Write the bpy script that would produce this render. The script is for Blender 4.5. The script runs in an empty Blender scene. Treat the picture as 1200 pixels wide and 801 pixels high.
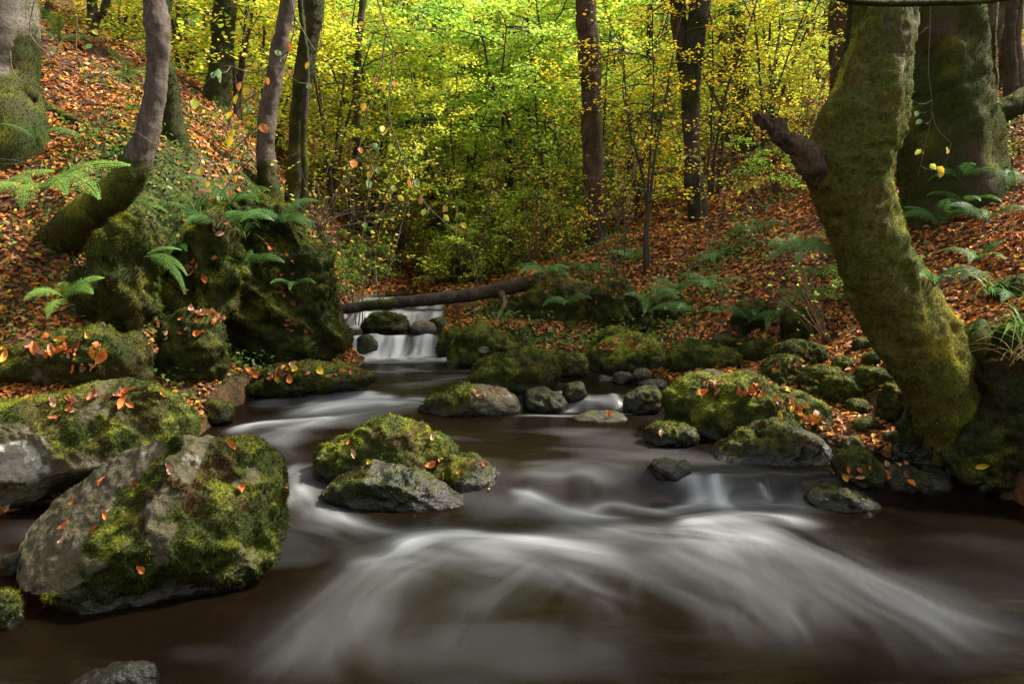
import bpy, bmesh, math, random
import numpy as np
from mathutils import Vector
from mathutils.bvhtree import BVHTree

rng = np.random.default_rng(7)
random.seed(7)
scene = bpy.context.scene
col = scene.collection
PI = math.pi

# ------------------------------------------------------------------ camera
CAM = np.array([0.0, 0.0, 1.5])
FPX, CX, CY, HOR = 933.0, 600.0, 400.5, 290.0
PITCH = math.atan((CY - HOR) / FPX)
FW = np.array([0, math.cos(PITCH), -math.sin(PITCH)])
UP = np.array([0, math.sin(PITCH), math.cos(PITCH)])
cd = bpy.data.cameras.new('camera'); cam = bpy.data.objects.new('camera', cd); col.objects.link(cam)
cam.location = CAM; cam.rotation_euler = (PI / 2 - PITCH, 0, 0)
cd.sensor_width = 36; cd.lens = FPX / 1200 * 36; cd.clip_start = 0.05; cd.clip_end = 800
scene.camera = cam

def ray(px, py):
    return FW + (px - CX) / FPX * np.array([1.0, 0, 0]) - (py - CY) / FPX * UP
def at(px, py, Y):
    d = ray(px, py); return CAM + d * (Y / d[1])
def atz(px, py, z):
    d = ray(px, py); return CAM + d * ((z - CAM[2]) / d[2])

# ------------------------------------------------------------------ noise
def _hash(ix, iy, iz, s):
    h = (ix.astype(np.int64) * 374761393 + iy.astype(np.int64) * 668265263 + iz.astype(np.int64) * 2147483647 + s * 1274126177) & 0xffffffff
    h = ((h ^ (h >> 13)) * 1274126177) & 0xffffffff
    h = ((h ^ (h >> 16)) * 2246822519) & 0xffffffff
    return ((h ^ (h >> 15)) & 0xffffff) / float(0xffffff) * 2 - 1
def vnoise(P, s=0):
    P = np.asarray(P, float); F = np.floor(P); f = P - F; f = f * f * f * (f * (f * 6 - 15) + 10)
    I = F.astype(np.int64); r = 0
    for a in (0, 1):
        wx = f[:, 0] if a else 1 - f[:, 0]
        for b in (0, 1):
            wy = f[:, 1] if b else 1 - f[:, 1]
            for c in (0, 1):
                wz = f[:, 2] if c else 1 - f[:, 2]
                r = r + wx * wy * wz * _hash(I[:, 0] + a, I[:, 1] + b, I[:, 2] + c, s)
    return r
def fbm(P, o=4, s=0, lac=2.03, gain=.5):
    P = np.asarray(P, float); r = 0; a = 1.0; n = 0
    for k in range(o):
        r = r + a * vnoise(P + 17.3 * k, s + k); n += a; a *= gain; P = P * lac
    return r / n * 1.6
def sstep(x, a, b):
    t = np.clip((x - a) / (b - a), 0, 1); return t * t * (3 - 2 * t)
def P2(x, y, z=0):
    return np.stack([x, y, np.full_like(x, z)], 1)

# ------------------------------------------------------------------ mesh helpers
def mk(name, V, F, mat, parent=None, colr=None, attrs=None, smooth=True, loc=None):
    V = np.asarray(V, np.float32); F = np.asarray(F, np.int32); k = F.shape[1]
    me = bpy.data.meshes.new(name)
    if loc is not None: V = V - np.asarray(loc, np.float32)
    me.vertices.add(len(V)); me.vertices.foreach_set('co', V.ravel())
    me.loops.add(F.size); me.loops.foreach_set('vertex_index', F.ravel())
    me.polygons.add(len(F)); me.polygons.foreach_set('loop_start', np.arange(0, F.size, k, dtype=np.int32))
    if smooth: me.polygons.foreach_set('use_smooth', np.ones(len(F), bool))
    me.update(calc_edges=True)
    if colr is not None:
        c = np.ones((len(V), 4), np.float32); c[:, :3] = colr
        me.color_attributes.new('Col', 'FLOAT_COLOR', 'POINT').data.foreach_set('color', c.ravel())
    for n, v in (attrs or {}).items():
        me.attributes.new(n, 'FLOAT', 'POINT').data.foreach_set('value', np.asarray(v, np.float32))
    me.materials.append(mat)
    o = bpy.data.objects.new(name, me); col.objects.link(o)
    if parent is not None: o.parent = parent
    if loc is not None and parent is None: o.location = [float(q) for q in loc]
    return o
def tag(o, label=None, cat=None, group=None, kind=None):
    if label: o['label'] = label
    if cat: o['category'] = cat
    if group: o['group'] = group
    if kind: o['kind'] = kind
    return o
def empty(name, loc, rz=0):
    o = bpy.data.objects.new(name, None); col.objects.link(o)
    o.location = [float(q) for q in loc]; o.rotation_euler = (0, 0, rz); o.empty_display_size = .1
    return o
def catmull(pts, n):
    pts = np.asarray(pts, float); m = len(pts)
    Q = np.vstack([2 * pts[0] - pts[1], pts, 2 * pts[-1] - pts[-2]])
    t = np.linspace(0, m - 1 - 1e-6, n); i = t.astype(int); f = (t - i)[:, None]
    p0, p1, p2, p3 = Q[i], Q[i + 1], Q[i + 2], Q[i + 3]
    return .5 * (2 * p1 + (p2 - p0) * f + (2 * p0 - 5 * p1 + 4 * p2 - p3) * f ** 2 + (3 * p1 - p0 - 3 * p2 + p3) * f ** 3)
def unit(v):
    return v / np.maximum(np.linalg.norm(v, axis=-1, keepdims=True), 1e-9)
def tube(path, rad, seg=6, cap=True):
    path = np.asarray(path, float); rad = np.broadcast_to(np.asarray(rad, float), (len(path),))
    T = unit(np.gradient(path, axis=0)); ref = np.array([1.0, .13, .07])
    if abs(T[0] @ unit(ref)) > .9: ref = np.array([.1, 1.0, .05])
    A = unit(ref - (T @ ref)[:, None] * T); B = np.cross(T, A)
    th = np.linspace(0, 2 * PI, seg, endpoint=False)
    V = (path[:, None] + rad[:, None, None] * (np.cos(th)[None, :, None] * A[:, None] + np.sin(th)[None, :, None] * B[:, None])).reshape(-1, 3)
    n = len(path); i = np.arange(n - 1)[:, None] * seg; j = np.arange(seg)[None]; j2 = (j + 1) % seg
    F = np.stack([i + j, i + j2, i + seg + j2, i + seg + j], -1).reshape(-1, 4)
    if cap:
        c = len(V); V = np.vstack([V, path[:1], path[-1:]]); jj = np.arange(seg); e = (n - 1) * seg
        # quads with a doubled centre would be degenerate: use pairs of segments
        if seg % 2 == 0:
            a = np.arange(0, seg, 2)
            F = np.vstack([F, np.stack([np.full_like(a, c), (a + 2) % seg, a + 1, a], 1),
                           np.stack([np.full_like(a, c + 1), e + a, e + a + 1, e + (a + 2) % seg], 1)])
    return V, F
def merge(parts):
    Vs, Fs, n = [], [], 0
    for V, F in parts:
        Vs.append(V); Fs.append(F + n); n += len(V)
    return np.vstack(Vs), np.vstack(Fs)
def vnormals(V, F):
    N = np.zeros_like(V)
    fn = np.cross(V[F[:, 1]] - V[F[:, 0]], V[F[:, 2]] - V[F[:, 0]])
    if F.shape[1] == 4: fn = fn + np.cross(V[F[:, 2]] - V[F[:, 0]], V[F[:, 3]] - V[F[:, 0]])
    for k in range(F.shape[1]): np.add.at(N, F[:, k], fn)
    return unit(N)

# ------------------------------------------------------------------ materials
def newmat(name):
    m = bpy.data.materials.new(name); m.use_nodes = True; nt = m.node_tree; nt.nodes.clear()
    out = nt.nodes.new('ShaderNodeOutputMaterial')
    def N(t, **kw):
        n = nt.nodes.new('ShaderNode' + t)
        for k, v in kw.items():
            if k.startswith('i_'):
                key = k[2:]; n.inputs[int(key) if key.isdigit() else key.replace('_', ' ')].default_value = v
            else: setattr(n, k, v)
        return n
    L = nt.links.new
    return m, N, L, out
def ramp(N, stops, interp='LINEAR'):
    r = N('ValToRGB'); cr = r.color_ramp; cr.interpolation = interp
    while len(cr.elements) < len(stops): cr.elements.new(.5)
    for e, (p, c) in zip(cr.elements, stops): e.position = p; e.color = (*c, 1)
    return r
def mixc(N, L, fac, a, b, mode='MIX'):
    n = N('MixRGB', blend_type=mode)
    for s, v in ((0, fac), (1, a), (2, b)):
        if hasattr(v, 'links') or hasattr(v, 'is_linked'): L(v, n.inputs[s])
        else: n.inputs[s].default_value = v if s == 0 else (*v, 1)
    return n.outputs[0]
def noise(N, L, scale, vec, detail=4, rough=.55, dist=0):
    n = N('TexNoise'); n.inputs['Scale'].default_value = scale; n.inputs['Detail'].default_value = detail
    n.inputs['Roughness'].default_value = rough; n.inputs['Distortion'].default_value = dist; L(vec, n.inputs['Vector'])
    return n.outputs['Fac']
def mapping(N, L, vec, scale):
    m = N('Mapping'); m.inputs['Scale'].default_value = scale; L(vec, m.inputs['Vector']); return m.outputs[0]
def rng_map(N, L, v, a, b, c=0., d=1.):
    n = N('MapRange', clamp=True); L(v, n.inputs[0])
    for i, q in enumerate((a, b, c, d)): n.inputs[i + 1].default_value = q
    return n.outputs[0]
def bump(N, L, h, strength, dist=.02):
    b = N('Bump'); b.inputs['Strength'].default_value = strength; b.inputs['Distance'].default_value = dist; L(h, b.inputs['Height'])
    return b.outputs[0]

def leaf_material(name, trans=.55, gloss=.025, rough=.45):
    m, N, L, out = newmat(name)
    a = N('Attribute', attribute_name='Col'); oi = N('ObjectInfo')
    c = mixc(N, L, 1.0, a.outputs['Color'], oi.outputs['Color'], 'MULTIPLY')
    d = N('BsdfDiffuse'); t = N('BsdfTranslucent'); L(c, d.inputs[0]); L(c, t.inputs[0])
    mx = N('MixShader'); mx.inputs[0].default_value = trans; L(d.outputs[0], mx.inputs[1]); L(t.outputs[0], mx.inputs[2])
    g = N('BsdfGlossy'); g.inputs['Roughness'].default_value = rough; g.inputs[0].default_value = (.8, .8, .8, 1)
    m2 = N('MixShader'); m2.inputs[0].default_value = gloss; L(mx.outputs[0], m2.inputs[1]); L(g.outputs[0], m2.inputs[2])
    L(m2.outputs[0], out.inputs[0]); return m
M_LEAF = leaf_material('foliage')
M_LITTER = leaf_material('dead_leaf', .12, .025, .5)
M_FERN = leaf_material('fern_leaf', .35, .02)
M_MOSS = leaf_material('moss_fuzz', .3, .0, .6)

def rock_material(name, base, var, brown, wetk=1.0, lichen=0.5):
    m, N, L, out = newmat(name)
    g = N('NewGeometry'); P = g.outputs['Position']
    n1 = noise(N, L, 3.5, P, 6, .6); n2 = noise(N, L, 22, P, 5, .65); n3 = noise(N, L, 70, P, 3, .6)
    c = mixc(N, L, rng_map(N, L, n1, .35, .65), base, var)
    c = mixc(N, L, rng_map(N, L, n2, .45, .7, 0, .8), c, brown)
    c = mixc(N, L, rng_map(N, L, n3, .3, .7, 0.0, .55), c, (.035, .033, .028))
    c = mixc(N, L, rng_map(N, L, noise(N, L, 7.5, P, 6, .68, .4), .42, .60, 0, .85), c, (.062, .060, .022))
    li = N('Math', operation='MULTIPLY'); L(rng_map(N, L, noise(N, L, 5.3, P, 5, .7), .60, .66), li.inputs[0]); li.inputs[1].default_value = lichen
    la = N('Attribute', attribute_name='lichen'); ad = N('Math', operation='ADD', use_clamp=True); L(li.outputs[0], ad.inputs[0])
    lt = N('Math', operation='MULTIPLY'); L(la.outputs['Fac'], lt.inputs[0]); L(rng_map(N, L, noise(N, L, 9, P, 5, .7), .38, .48), lt.inputs[1]); L(lt.outputs[0], ad.inputs[1])
    lc = mixc(N, L, n3, (.24, .24, .19), (.42, .42, .34))
    c = mixc(N, L, ad.outputs[0], c, lc)
    ma = N('Attribute', attribute_name='moss'); mc = N('Attribute', attribute_name='Col')
    nm = N('Math', operation='MULTIPLY_ADD'); L(n2, nm.inputs[0]); nm.inputs[1].default_value = .9; nm.inputs[2].default_value = -.45
    am = N('Math', operation='ADD'); L(ma.outputs['Fac'], am.inputs[0]); L(nm.outputs[0], am.inputs[1])
    mf = rng_map(N, L, am.outputs[0], .4, .55)
    mcd = mixc(N, L, rng_map(N, L, n3, .35, .62, .1, 1.0), (.012, .013, .004), mc.outputs['Color'])
    c = mixc(N, L, mf, c, mcd)
    wa = N('Attribute', attribute_name='wet')
    c = mixc(N, L, wa.outputs['Fac'], c, mixc(N, L, 1.0, c, (.25, .25, .25), 'MULTIPLY'))
    b = N('BsdfPrincipled'); b.inputs['Specular IOR Level'].default_value = .22; L(c, b.inputs['Base Color'])
    sp_ = N('MapRange'); L(wa.outputs['Fac'], sp_.inputs[0]); sp_.inputs[3].default_value = .2; sp_.inputs[4].default_value = .38; L(sp_.outputs[0], b.inputs['Specular IOR Level'])
    r = N('MapRange'); L(wa.outputs['Fac'], r.inputs[0]); r.inputs[3].default_value = .85; r.inputs[4].default_value = .22; L(r.outputs[0], b.inputs['Roughness'])
    hh = N('Math', operation='MULTIPLY_ADD'); L(n3, hh.inputs[0]); hh.inputs[1].default_value = .35; L(n2, hh.inputs[2])
    L(bump(N, L, hh.outputs[0], .7, .03), b.inputs['Normal'])
    L(b.outputs[0], out.inputs[0]); return m
M_ROCK = rock_material('grey_rock', (.145, .122, .082), (.07, .06, .042), (.10, .068, .036))
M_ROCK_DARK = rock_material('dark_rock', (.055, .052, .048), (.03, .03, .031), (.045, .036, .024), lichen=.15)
M_ROCK_BROWN = rock_material('brown_rock', (.24, .17, .12), (.17, .13, .10), (.12, .08, .05), lichen=.2)

def bark_material(name, c1, c2, c3, stretch=(9, 9, 1.6), bs=.8):
    m, N, L, out = newmat(name)
    tc = N('TexCoord'); P = tc.outputs['Object']
    v = mapping(N, L, P, stretch); n1 = noise(N, L, 3.0, v, 6, .65, .6); n2 = noise(N, L, 4, P, 5, .6); n3 = noise(N, L, 45, P, 4, .65)
    c = mixc(N, L, rng_map(N, L, n1, .35, .65), c1, c2); c = mixc(N, L, rng_map(N, L, n2, .52, .7), c, c3)
    c = mixc(N, L, rng_map(N, L, n3, .35, .65, 0, .6), c, (.02, .017, .012))
    la = N('Attribute', attribute_name='pale'); c = mixc(N, L, la.outputs['Fac'], c, (.36, .30, .24))
    ma = N('Attribute', attribute_name='moss'); mc = N('Attribute', attribute_name='Col')
    am = N('Math', operation='MULTIPLY_ADD'); L(n3, am.inputs[0]); am.inputs[1].default_value = .8; L(ma.outputs['Fac'], am.inputs[2])
    mf = rng_map(N, L, am.outputs[0], .72, .95)
    mcd = mixc(N, L, rng_map(N, L, n3, .3, .65, .2, 1.0), (.012, .014, .004), mc.outputs['Color'])
    c = mixc(N, L, mf, c, mcd)
    b = N('BsdfPrincipled'); b.inputs['Specular IOR Level'].default_value = .22; L(c, b.inputs['Base Color']); b.inputs['Roughness'].default_value = .85
    h = N('Math', operation='MULTIPLY_ADD'); L(n3, h.inputs[0]); h.inputs[1].default_value = .5; L(n1, h.inputs[2])
    L(bump(N, L, h.outputs[0], bs, .03), b.inputs['Normal']); L(b.outputs[0], out.inputs[0]); return m
M_BARK = bark_material('brown_bark', (.085, .06, .042), (.04, .03, .024), (.11, .085, .06))
M_BARK_RED = bark_material('reddish_bark', (.12, .065, .038), (.045, .028, .02), (.13, .085, .05))
M_BARK_GREY = bark_material('grey_beech_bark', (.20, .175, .14), (.14, .12, .10), (.26, .235, .19), (3, 3, 1.5), .35)
M_BARK_PURPLE = bark_material('smooth_brown_bark', (.145, .115, .095), (.07, .054, .045), (.20, .165, .135), (6, 6, 1.5), .4)
M_BARK_PALE = bark_material('pale_twig_bark', (.22, .17, .12), (.14, .11, .08), (.28, .22, .16))
M_TWIG = bark_material('twig_bark', (.10, .07, .05), (.05, .035, .025), (.13, .10, .07))
M_BRAMBLE = bark_material('bramble_stem', (.20, .11, .05), (.12, .07, .035), (.26, .16, .08))
M_WOOD = bark_material('rotten_wood', (.16, .11, .065), (.05, .034, .022), (.22, .16, .10), (14, 14, 1.2), 1.0)

def ground_material():
    m, N, L, out = newmat('leaf_litter_soil')
    P = N('NewGeometry').outputs['Position']
    v = N('TexVoronoi'); v.inputs['Scale'].default_value = 19; L(P, v.inputs['Vector'])
    sp = N('SeparateColor'); L(v.outputs['Color'], sp.inputs[0])
    r = ramp(N, [(0, (.035, .018, .009)), (.3, (.09, .04, .015)), (.6, (.16, .065, .02)), (.85, (.22, .10, .035)), (1, (.12, .06, .03))])
    L(sp.outputs[0], r.inputs[0])
    v2 = N('TexVoronoi'); v2.inputs['Scale'].default_value = 31; L(P, v2.inputs['Vector'])
    c = mixc(N, L, rng_map(N, L, v2.outputs['Distance'], .1, .6), r.outputs[0], (.05, .026, .013))
    n1 = noise(N, L, 1.3, P, 6, .6); n2 = noise(N, L, 14, P, 5, .65)
    c = mixc(N, L, rng_map(N, L, n1, .5, .7, 0, .6), c, (.028, .018, .010))
    mo = N('Attribute', attribute_name='moss'); am = N('Math', operation='MULTIPLY_ADD'); L(n2, am.inputs[0]); am.inputs[1].default_value = .7; L(mo.outputs['Fac'], am.inputs[2])
    mc = mixc(N, L, rng_map(N, L, n2, .35, .65), (.014, .018, .004), (.06, .075, .012))
    c = mixc(N, L, rng_map(N, L, am.outputs[0], .72, .92), c, mc)
    be = N('Attribute', attribute_name='bed')
    bc = mixc(N, L, rng_map(N, L, noise(N, L, 2.2, P, 5, .6), .42, .66), (.03, .019, .009), (.15, .068, .018))
    c = mixc(N, L, be.outputs['Fac'], c, bc)
    b = N('BsdfPrincipled'); b.inputs['Specular IOR Level'].default_value = .22; L(c, b.inputs['Base Color']); b.inputs['Roughness'].default_value = .85
    hh = N('Math', operation='ADD'); L(v.outputs['Distance'], hh.inputs[0]); L(n2, hh.inputs[1])
    L(bump(N, L, hh.outputs[0], .8, .04), b.inputs['Normal']); L(b.outputs[0], out.inputs[0]); return m
M_GROUND = ground_material()

def water_material():
    m, N, L, out = newmat('stream_water')
    P = N('NewGeometry').outputs['Position']
    fo = N('Attribute', attribute_name='foam')
    t = N('BsdfTransparent'); t.inputs[0].default_value = (.24, .145, .065, 1)
    d = N('BsdfDiffuse'); d.inputs[0].default_value = (.016, .010, .005, 1)
    body = N('MixShader'); body.inputs[0].default_value = .35; L(t.outputs[0], body.inputs[1]); L(d.outputs[0], body.inputs[2])
    g = N('BsdfGlossy'); g.inputs['Roughness'].default_value = .2; g.inputs[0].default_value = (.34, .32, .30, 1)
    fr = N('Fresnel'); fr.inputs[0].default_value = 1.33
    nb = bump(N, L, noise(N, L, 1.0, mapping(N, L, P, (3.0, 7.0, 3.0)), 3, .5), .18, .05)
    L(nb, g.inputs['Normal']); L(nb, fr.inputs['Normal'])
    s = N('MixShader'); L(fr.outputs[0], s.inputs[0]); L(body.outputs[0], s.inputs[1]); L(g.outputs[0], s.inputs[2])
    w = N('BsdfDiffuse'); w.inputs[0].default_value = (.66, .70, .75, 1)
    wt = N('BsdfTranslucent'); wt.inputs[0].default_value = (.8, .8, .8, 1)
    wm = N('MixShader'); wm.inputs[0].default_value = .25; L(w.outputs[0], wm.inputs[1]); L(wt.outputs[0], wm.inputs[2])
    f = N('MixShader'); L(fo.outputs['Fac'], f.inputs[0]); L(s.outputs[0], f.inputs[1]); L(wm.outputs[0], f.inputs[2])
    L(f.outputs[0], out.inputs[0]); return m
M_WATER = water_material()

# ------------------------------------------------------------------ stream + terrain
XL = np.array([[-3, -4.2], [3, -4.0], [4.2, -2.95], [4.8, -2.5], [5.4, -2.3], [6.0, -2.3], [6.6, -2.35], [7.3, -2.1], [8.0, -1.6], [8.7, -1.6], [9.1, -1.9], [10.3, -2.3], [12, -2.3], [12.6, -2.0], [13, -1.4], [16, -1.4]])
XR = np.array([[-3, 4.0], [3, 3.7], [4.4, 3.15], [4.75, 2.95], [5.0, 2.5], [5.4, 2.2], [5.8, 1.95], [6.2, 1.6], [7, 1.45], [8, 1.35], [8.5, .7], [8.9, -.45], [9.2, -.85], [10.3, -.9], [12, -1.0], [12.6, -1.2], [13, -1.6], [16, -1.6]])
def chan(x, y):
    return np.minimum(x - np.interp(y, XL[:, 0], XL[:, 1]), np.interp(y, XR[:, 0], XR[:, 1]) - x)
def W(x, y):
    x = np.asarray(x, float); y = np.asarray(y, float); q = np.stack([x.ravel() * 2.6, y.ravel() * .4, x.ravel() * 0], 1); y = y + ((.10 + .16 * (y.ravel() > 8.2)) * vnoise(q, 61) + (.06 + .10 * (y.ravel() > 8.2)) * vnoise(q * 2.7, 62)).reshape(y.shape)
    xs = [-3, -1.6, -.6, .1, .75, .95, 1.9, 2.3]
    a = np.interp(x, xs, [4.0, 4.0, 4.1, 4.25, 4.4, 4.52, 4.55, 4.6]); b = np.interp(x, xs, [6.3, 6.3, 5.6, 4.9, 4.85, 4.72, 4.75, 4.9])
    w = .15 * sstep(y, a, b)
    a = np.interp(x, [-2, -.3, .2], [6.2, 6.3, 6.5]); b = np.interp(x, [-2, -.3, .2], [7.6, 7.4, 6.72])
    w = w + .11 * sstep(y, a, b)
    w = w + .22 * sstep(y, 9.02, 9.32) + .16 * sstep(y, 10.35, 11.0) + .12 * sstep(y, 11.3, 12.0) + .12 * np.maximum(y - 12.2, 0) * 0
    return w

CP = []
def cp(px, py, Y): CP.append(at(px, py, Y))
def cw(x, y, z): CP.append(np.array([x, y, z], float))
for a in [(0, 470, 5.6), (0, 380, 6.1), (60, 400, 6.0), (0, 250, 6.9), (0, 130, 8.5), (90, 60, 11), (0, 5, 12), (100, 250, 6.9), (170, 430, 6.3), (190, 400, 6.7), (260, 430, 6.8), (270, 405, 7.6), (400, 398, 9),
          (210, 245, 7.5), (250, 235, 8.0), (320, 235, 9.2), (370, 290, 10), (300, 428, 7.6), (425, 430, 8.6), (392, 365, 10.5), (410, 330, 12.5), (450, 295, 14.5), (390, 270, 15.5),
          (250, 110, 13), (300, 180, 11.5), (520, 332, 14), (560, 300, 16), (640, 322, 11.2), (630, 392, 9.7), (700, 282, 12.3), (760, 300, 11), (690, 395, 9.4), (760, 392, 9), (850, 385, 8.2), (850, 325, 9.2),
          (800, 250, 13), (870, 190, 15), (950, 110, 18), (950, 300, 8.6), (950, 395, 7.3), (1000, 440, 6.2), (1050, 500, 5.4), (1180, 395, 5.2), (1260, 390, 4.9), (1200, 300, 6.5), (1200, 200, 8.5), (1200, 80, 13), (1080, 235, 8.5), (1050, 150, 12)]: cp(*a)
for a in [(-4.2, 3.5, .5), (-5, 1, .7), (-5, -3, .8), (-7, 3, 1.8), (-9, 0, 2.6), (4.3, 3.5, .7), (5, 1, .8), (5, -3, .8), (7, 3, 1.7), (9, 0, 2.6), (3.4, 4.9, .8), (4.5, 5, 1.2),
          (-14, 10, 5.5), (-14, 20, 7.5), (14, 10, 5.5), (14, 20, 7.0), (-3, 22, 3.6), (3, 22, 3.8), (0, 30, 6.0), (-20, 35, 12), (20, 35, 12), (0, 45, 10), (-25, 0, 9), (25, 0, 9), (0, -20, -1), (-25, -25, 8), (25, -25, 8),
          (0, 70, 17), (-45, 60, 24), (45, 60, 24), (-60, 0, 20), (60, 0, 20), (0, 140, 30), (120, 140, 45), (-120, 140, 45), (-130, -60, 35), (130, -60, 35), (0, -130, -4), (0, 3, -.25), (-2.5, 2, -.25), (2.5, 2, -.25), (0, 5.5, -.1), (-1, 7, 0), (.3, 7.5, .05), (-1.3, 10, .3), (-1.5, 12, .5)]: cw(*a)
CP = np.array(CP)
def _phi(r2): return np.sqrt(r2 + .12)
def _fit():
    D = ((CP[:, None, :2] - CP[None, :, :2]) ** 2).sum(-1); n = len(CP)
    A = np.zeros((n + 3, n + 3)); A[:n, :n] = _phi(D) - .03 * np.eye(n); A[:n, n] = 1; A[:n, n + 1:] = CP[:, :2]; A[n:, :n] = A[:n, n:].T
    return np.linalg.solve(A, np.concatenate([CP[:, 2], np.zeros(3)]))
_w = _fit()
def H(x, y):
    x = np.atleast_1d(np.asarray(x, float)).ravel(); y = np.atleast_1d(np.asarray(y, float)).ravel(); out = np.zeros_like(x)
    for s in range(0, len(x), 20000):
        xx, yy = x[s:s + 20000], y[s:s + 20000]
        D = (xx[:, None] - CP[:, 0]) ** 2 + (yy[:, None] - CP[:, 1]) ** 2
        out[s:s + 20000] = _phi(D) @ _w[:-3] + _w[-3] + _w[-2] * xx + _w[-1] * yy
    out += .09 * fbm(P2(x * .9, y * .9), 3, 3) + .035 * fbm(P2(x * 4, y * 4), 3, 5)
    far = sstep(np.hypot(x, y), 18, 40); out += far * .9 * fbm(P2(x * .12, y * .12), 3, 9)
    c = chan(x, y); w = W(x, y); live = y < 13
    inside = w - .05 - .30 * sstep(c, 0, .7) + .04 * fbm(P2(x * 2.5, y * 2.5), 3, 12)
    shore = w + .03 + .10 * sstep(-c, 0, .4)
    out = np.where(live & (c > 0), np.minimum(out, inside), np.where(live & (y < 13), np.maximum(out, shore), out))
    return out
def H1(x, y): return float(H([x], [y])[0])
def hit(px, py, water=True):
    Y = np.linspace(1.2, 60, 2600) ** 1.0
    d = ray(px, py); pts = CAM + d[None] * (Y / d[1])[:, None]
    s = H(pts[:, 0], pts[:, 1])
    if water: s = np.maximum(s, np.where((chan(pts[:, 0], pts[:, 1]) > 0) & (pts[:, 1] < 13), W(pts[:, 0], pts[:, 1]), -9))
    k = np.argmax(pts[:, 2] < s)
    return pts[k] if pts[k, 2] < s[k] else pts[-1]

def axis(lo, hi, st, far0, far1):
    a = list(np.arange(lo, hi + 1e-6, st)); d = st
    while a[-1] < far1: d *= 1.16; a.append(a[-1] + d)
    d = st
    while a[0] > far0: d *= 1.16; a.insert(0, a[0] - d)
    return np.array(a)
def grid(xs, ys):
    X, Y = np.meshgrid(xs, ys); nx, ny = len(xs), len(ys)
    i = (np.arange(ny - 1)[:, None] * nx + np.arange(nx - 1)[None]).ravel()
    return X.ravel(), Y.ravel(), np.stack([i, i + 1, i + nx + 1, i + nx], 1)
gx, gy, gF = grid(axis(-8, 8, .055, -140, 140), axis(1, 15, .055, -60, 160))
gz = H(gx, gy); gV = np.stack([gx, gy, gz], 1); gN = vnormals(gV, gF)
def moss_ground(x, y, z, nz):
    c = chan(x, y)
    return np.clip(.55 * sstep(-c, 1.6, .0) * (y < 13) + .40 * sstep(nz, .78, .55) + .5 * fbm(P2(x * 1.1, y * 1.1), 4, 21) + 1.0 * np.exp(-((x - 2.5) ** 2 / 1.6 + (y - 8.2) ** 2 / 1.4)) * (.6 + fbm(P2(x * 1.7, y * 1.7), 3, 22)) + .7 * np.exp(-((x - 1.6) ** 2 / 1.0 + (y - 10.2) ** 2 / 1.5)) * (.6 + fbm(P2(x * 1.7, y * 1.7), 3, 23)) + 1.0 * np.exp(-((x + 3.1) ** 2 / 1.3 + (y - 8.0) ** 2 / 2.0)) * (.7 + fbm(P2(x * 1.7, y * 1.7), 3, 24)) - .12, 0, 1)
gm = moss_ground(gx, gy, gz, gN[:, 2])
gb = sstep(chan(gx, gy), -.12, .05) * (gy < 13)
ground = mk('ground', gV, gF, M_GROUND, attrs={'moss': gm * (1 - gb), 'bed': gb}); tag(ground, kind='structure')

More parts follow.
